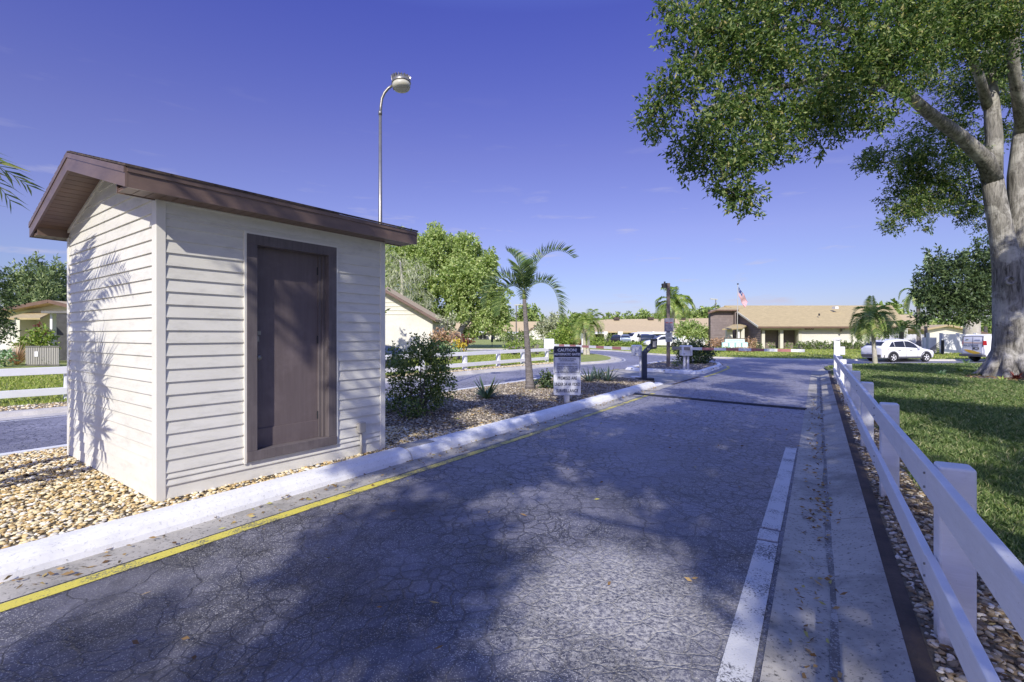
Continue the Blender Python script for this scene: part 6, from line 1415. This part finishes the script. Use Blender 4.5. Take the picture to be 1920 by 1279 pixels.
# far left garden
shrub('green_shrub', 'bright green shrub under the carport at far left', [(62, 638, 26, 14), (80, 630, 26, 16), (50, 645, 26, 10), (88, 645, 26, 12)], 22, .18, M['hedge_leaf'])
shrub('pink_shrub', 'pink flowering shrub top beside the carport post', [(80, 618, 26.5, 8), (72, 625, 26.5, 6)], 18, .18, M['redleaf'])
q = G(32, 684, .085); strapplant('bronze_grass', 'bronze ornamental grass clump at far left', 'grass clump', (q[0], q[1], .08), 240, 1.25, .03, M['pinkleaf'], .9, (.6, 1.5))
q = G(96, 686, .085); strapplant('green_grass_clump', 'green grassy clump against the slatted screen', 'grass clump', (q[0], q[1], .08), 160, .75, .03, M['hedge_leaf'], .9, (.6, 1.5))
shrub('grey_shrub', 'pale grey-green shrub at the left frame edge', [(0, 668, 23, 14), (12, 672, 23, 8), (-20, 665, 23, 18)], 18, .16, M['variegated'])
tree('left_edge_tree', 'dark green tree reaching in at the left frame edge', (PT(-45, 690, 19).x, 19, 0), [([PT(-45, 690, 19), PT(-42, 600, 19), PT(-30, 540, 19)], [.16, .12, .08])],
     [pc(*c) for c in ((-5, 530, 19, 16), (10, 548, 19, 12), (-25, 510, 19, 26), (0, 565, 19, 15), (20, 565, 19, 8), (-20, 580, 19, 24), (0, 610, 19, 16), (12, 625, 19, 10), (-25, 625, 19, 22), (18, 612, 19, 8), (-5, 590, 19, 8))], 22, .15, .06, M['darkleaf'], M['bark'], twigs=7, spread=.25, shell=.4)
def cone_tree(label, px, pyt, d, wpx):
    t = thing('tall_conifer', label, 'conifer', (bpt(px, d), d, 0), 'conifers behind the carport house'); cs = []; zt_ = zz(pyt, d)
    for k in range(9):
        u = k/8; cs.append(((bpt(px, d)+random.uniform(-.4, .4), d+random.uniform(-.4, .4), 2+(zt_-2.2)*u), ((wpx*d/F)*(1-u)**.65*.62+.25, (wpx*d/F)*(1-u)**.65*.62+.25, 1.3)))
    Vv, Ff = cluster_leaves(cs, 3.4, .55, .16, twigs=7, spread=.6, shell=.6, droop=-.8); np_mesh('crown', Vv, Ff, M['conifer'], t)
    MB().cyl((bpt(px, d), d, 0), (bpt(px, d), d, zt_*.8), .25, .05).build('trunk', M['bark'], t)
for lab, px, py, d, w in (('leftmost conifer, just past the dark tree', 30, 513, 64, 22), ('tall pointed conifer behind the gable peak', 72, 496, 66, 24), ('second conifer from the left, slightly lower', 52, 508, 62, 20), ('conifer close to the booth edge', 98, 503, 64, 20), ('conifer mostly hidden by the booth edge', 118, 510, 66, 22), ('lowest conifer filling the gap in the row', 84, 520, 60, 18)): cone_tree(lab, px, py, d, w)
FT = [(930, 594, 14), (952, 596, 10), (985, 586, 13), (996, 583, 12), (1012, 600, 9), (1070, 600, 14), (1082, 598, 10), (1142, 598, 9), (1157, 597, 8), (1176, 598, 10), (1197, 597, 9), (1208, 593, 10), (1221, 599, 8), (1240, 593, 11), (1252, 592, 9), (1273, 594, 10), (1288, 594, 9), (1300, 590, 12), (1318, 589, 13), (1330, 585, 9), (1341, 580, 8), (1660, 578, 14), (1678, 582, 12), (1640, 584, 10), (1700, 600, 12)]
NM = ['behind the left villa roof', 'behind the long villa roof', 'above the clubhouse']
for i, (x, y, r) in enumerate(FT):
    d = 178+random.uniform(-8, 8) if x < 1600 else 110
    lab = 'round-topped pine %s, %s' % (NM[0] if x < 1100 else NM[1] if x < 1330 else NM[2], ['first', 'second', 'third', 'fourth', 'fifth', 'sixth', 'seventh', 'eighth', 'ninth', 'tenth', 'eleventh', 'twelfth', 'thirteenth', 'fourteenth', 'fifteenth', 'sixteenth', 'seventeenth', 'eighteenth', 'nineteenth', 'twentieth', 'twenty-first', 'twenty-second', 'twenty-third', 'twenty-fourth', 'twenty-fifth'][i]+' from the left of the tree line')
    t = thing('distant_pine', lab, 'tree', (bpt(x, d), d, 0), 'distant trees beyond the roofs')
    cs = [pc(x, y, d, r), pc(x-r*.6, y+r*.4, d, r*.6), pc(x+r*.6, y+r*.45, d, r*.6), pc(x, y+r, d, r*.8)]
    Vv, Ff = cluster_leaves(cs, .75, 1.0, .6, twigs=6, spread=.9, shell=.6); np_mesh('crown', Vv, Ff, M['pineleaf'], t)
    MB().cyl((bpt(x, d), d, 0), (bpt(x, d), d, zz(y, d)), .35, .15, 8).build('trunk', M['bark'], t)
Vv, Ff = cluster_leaves([((bpt(x, 230)+random.uniform(-3, 3), 230+random.uniform(-10, 10), 3.5), (9, 6, random.uniform(3.8, 5.8))) for x in range(-500, 2500, 30)], .16, 2.0, 1.3, twigs=6, spread=1.5, shell=.7)
tag(np_mesh('far_woods', Vv, Ff, M['pineleaf']), 'hazy green woodland along the horizon', 'woodland', kind='stuff')

# ================================================================== light, sky, camera
SUN_EL = math.radians(36.); sv = Vector((-.177*math.cos(SUN_EL), -.984*math.cos(SUN_EL), math.sin(SUN_EL)))
sun = bpy.data.lights.new('sun', 'SUN'); sun.energy = 5.0; sun.angle = math.radians(.53); sun.color = (1., .95, .85)
so_ = bpy.data.objects.new('sun', sun); COL.objects.link(so_); so_.location = (-3, -18, 14); so_.rotation_euler = (-sv).to_track_quat('-Z', 'Y').to_euler()
w = bpy.data.worlds.new('World'); scn.world = w; w.use_nodes = True; nt = w.node_tree
for n in list(nt.nodes): nt.nodes.remove(n)
M['red'].node_tree.nodes['Principled BSDF'].inputs['Roughness'].default_value = .6; wo = nt.nodes.new('ShaderNodeOutputWorld'); bg = nt.nodes.new('ShaderNodeBackground'); sk = nt.nodes.new('ShaderNodeTexSky')
sk.sky_type = 'NISHITA'; sk.sun_disc = False; sk.sun_elevation = SUN_EL; sk.sun_rotation = math.atan2(sv.x, sv.y); sk.altitude = 0; sk.air_density = 1.0; sk.dust_density = .4; sk.ozone_density = 3.0
tc = nt.nodes.new('ShaderNodeTexCoord'); sp = nt.nodes.new('ShaderNodeSeparateXYZ'); L(nt, tc.outputs['Generated'], sp.inputs[0])
tint = ramp(nt, sp.outputs[2], TINT)
col = mix(nt, 1.0, sk.outputs[0], tint, 'MULTIPLY')
# small flat clouds low in the sky
mp = nt.nodes.new('ShaderNodeMapping'); mp.inputs['Scale'].default_value = (2.2, 2.2, 14); L(nt, tc.outputs['Generated'], mp.inputs[0])
cn = noise(nt, mp.outputs[0], 3.2, 6, .55, .3)
band = ramp(nt, sp.outputs[2], [(0., .55), (.06, 1.), (.16, .8), (.30, .15), (.45, 0.)])
cl_ = mth(nt, 'MULTIPLY', ramp(nt, cn, [(.60, 0.), (.72, 1.)]), mth(nt, 'MULTIPLY', band, .7))
col = mix(nt, cl_, col, CLOUD)
L(nt, col, bg.inputs[0]); bg.inputs[1].default_value = WSTR; L(nt, bg.outputs[0], wo.inputs[0])
cam = bpy.data.cameras.new('camera'); cam.sensor_width = 36; cam.lens = F/1920*36; cam.clip_start = .05; cam.clip_end = 3000; cam.shift_y = -(639.5-HZ)/1920
co = bpy.data.objects.new('camera', cam); COL.objects.link(co); co.location = (0, 0, H); co.rotation_euler = (math.radians(90), 0, 0); scn.camera = co
scn.view_settings.view_transform = 'Standard'; scn.view_settings.look = 'None'; scn.view_settings.exposure = 0; scn.view_settings.gamma = 1
scn.render.engine = 'CYCLES'; scn.cycles.max_bounces = 6; scn.cycles.transparent_max_bounces = 4
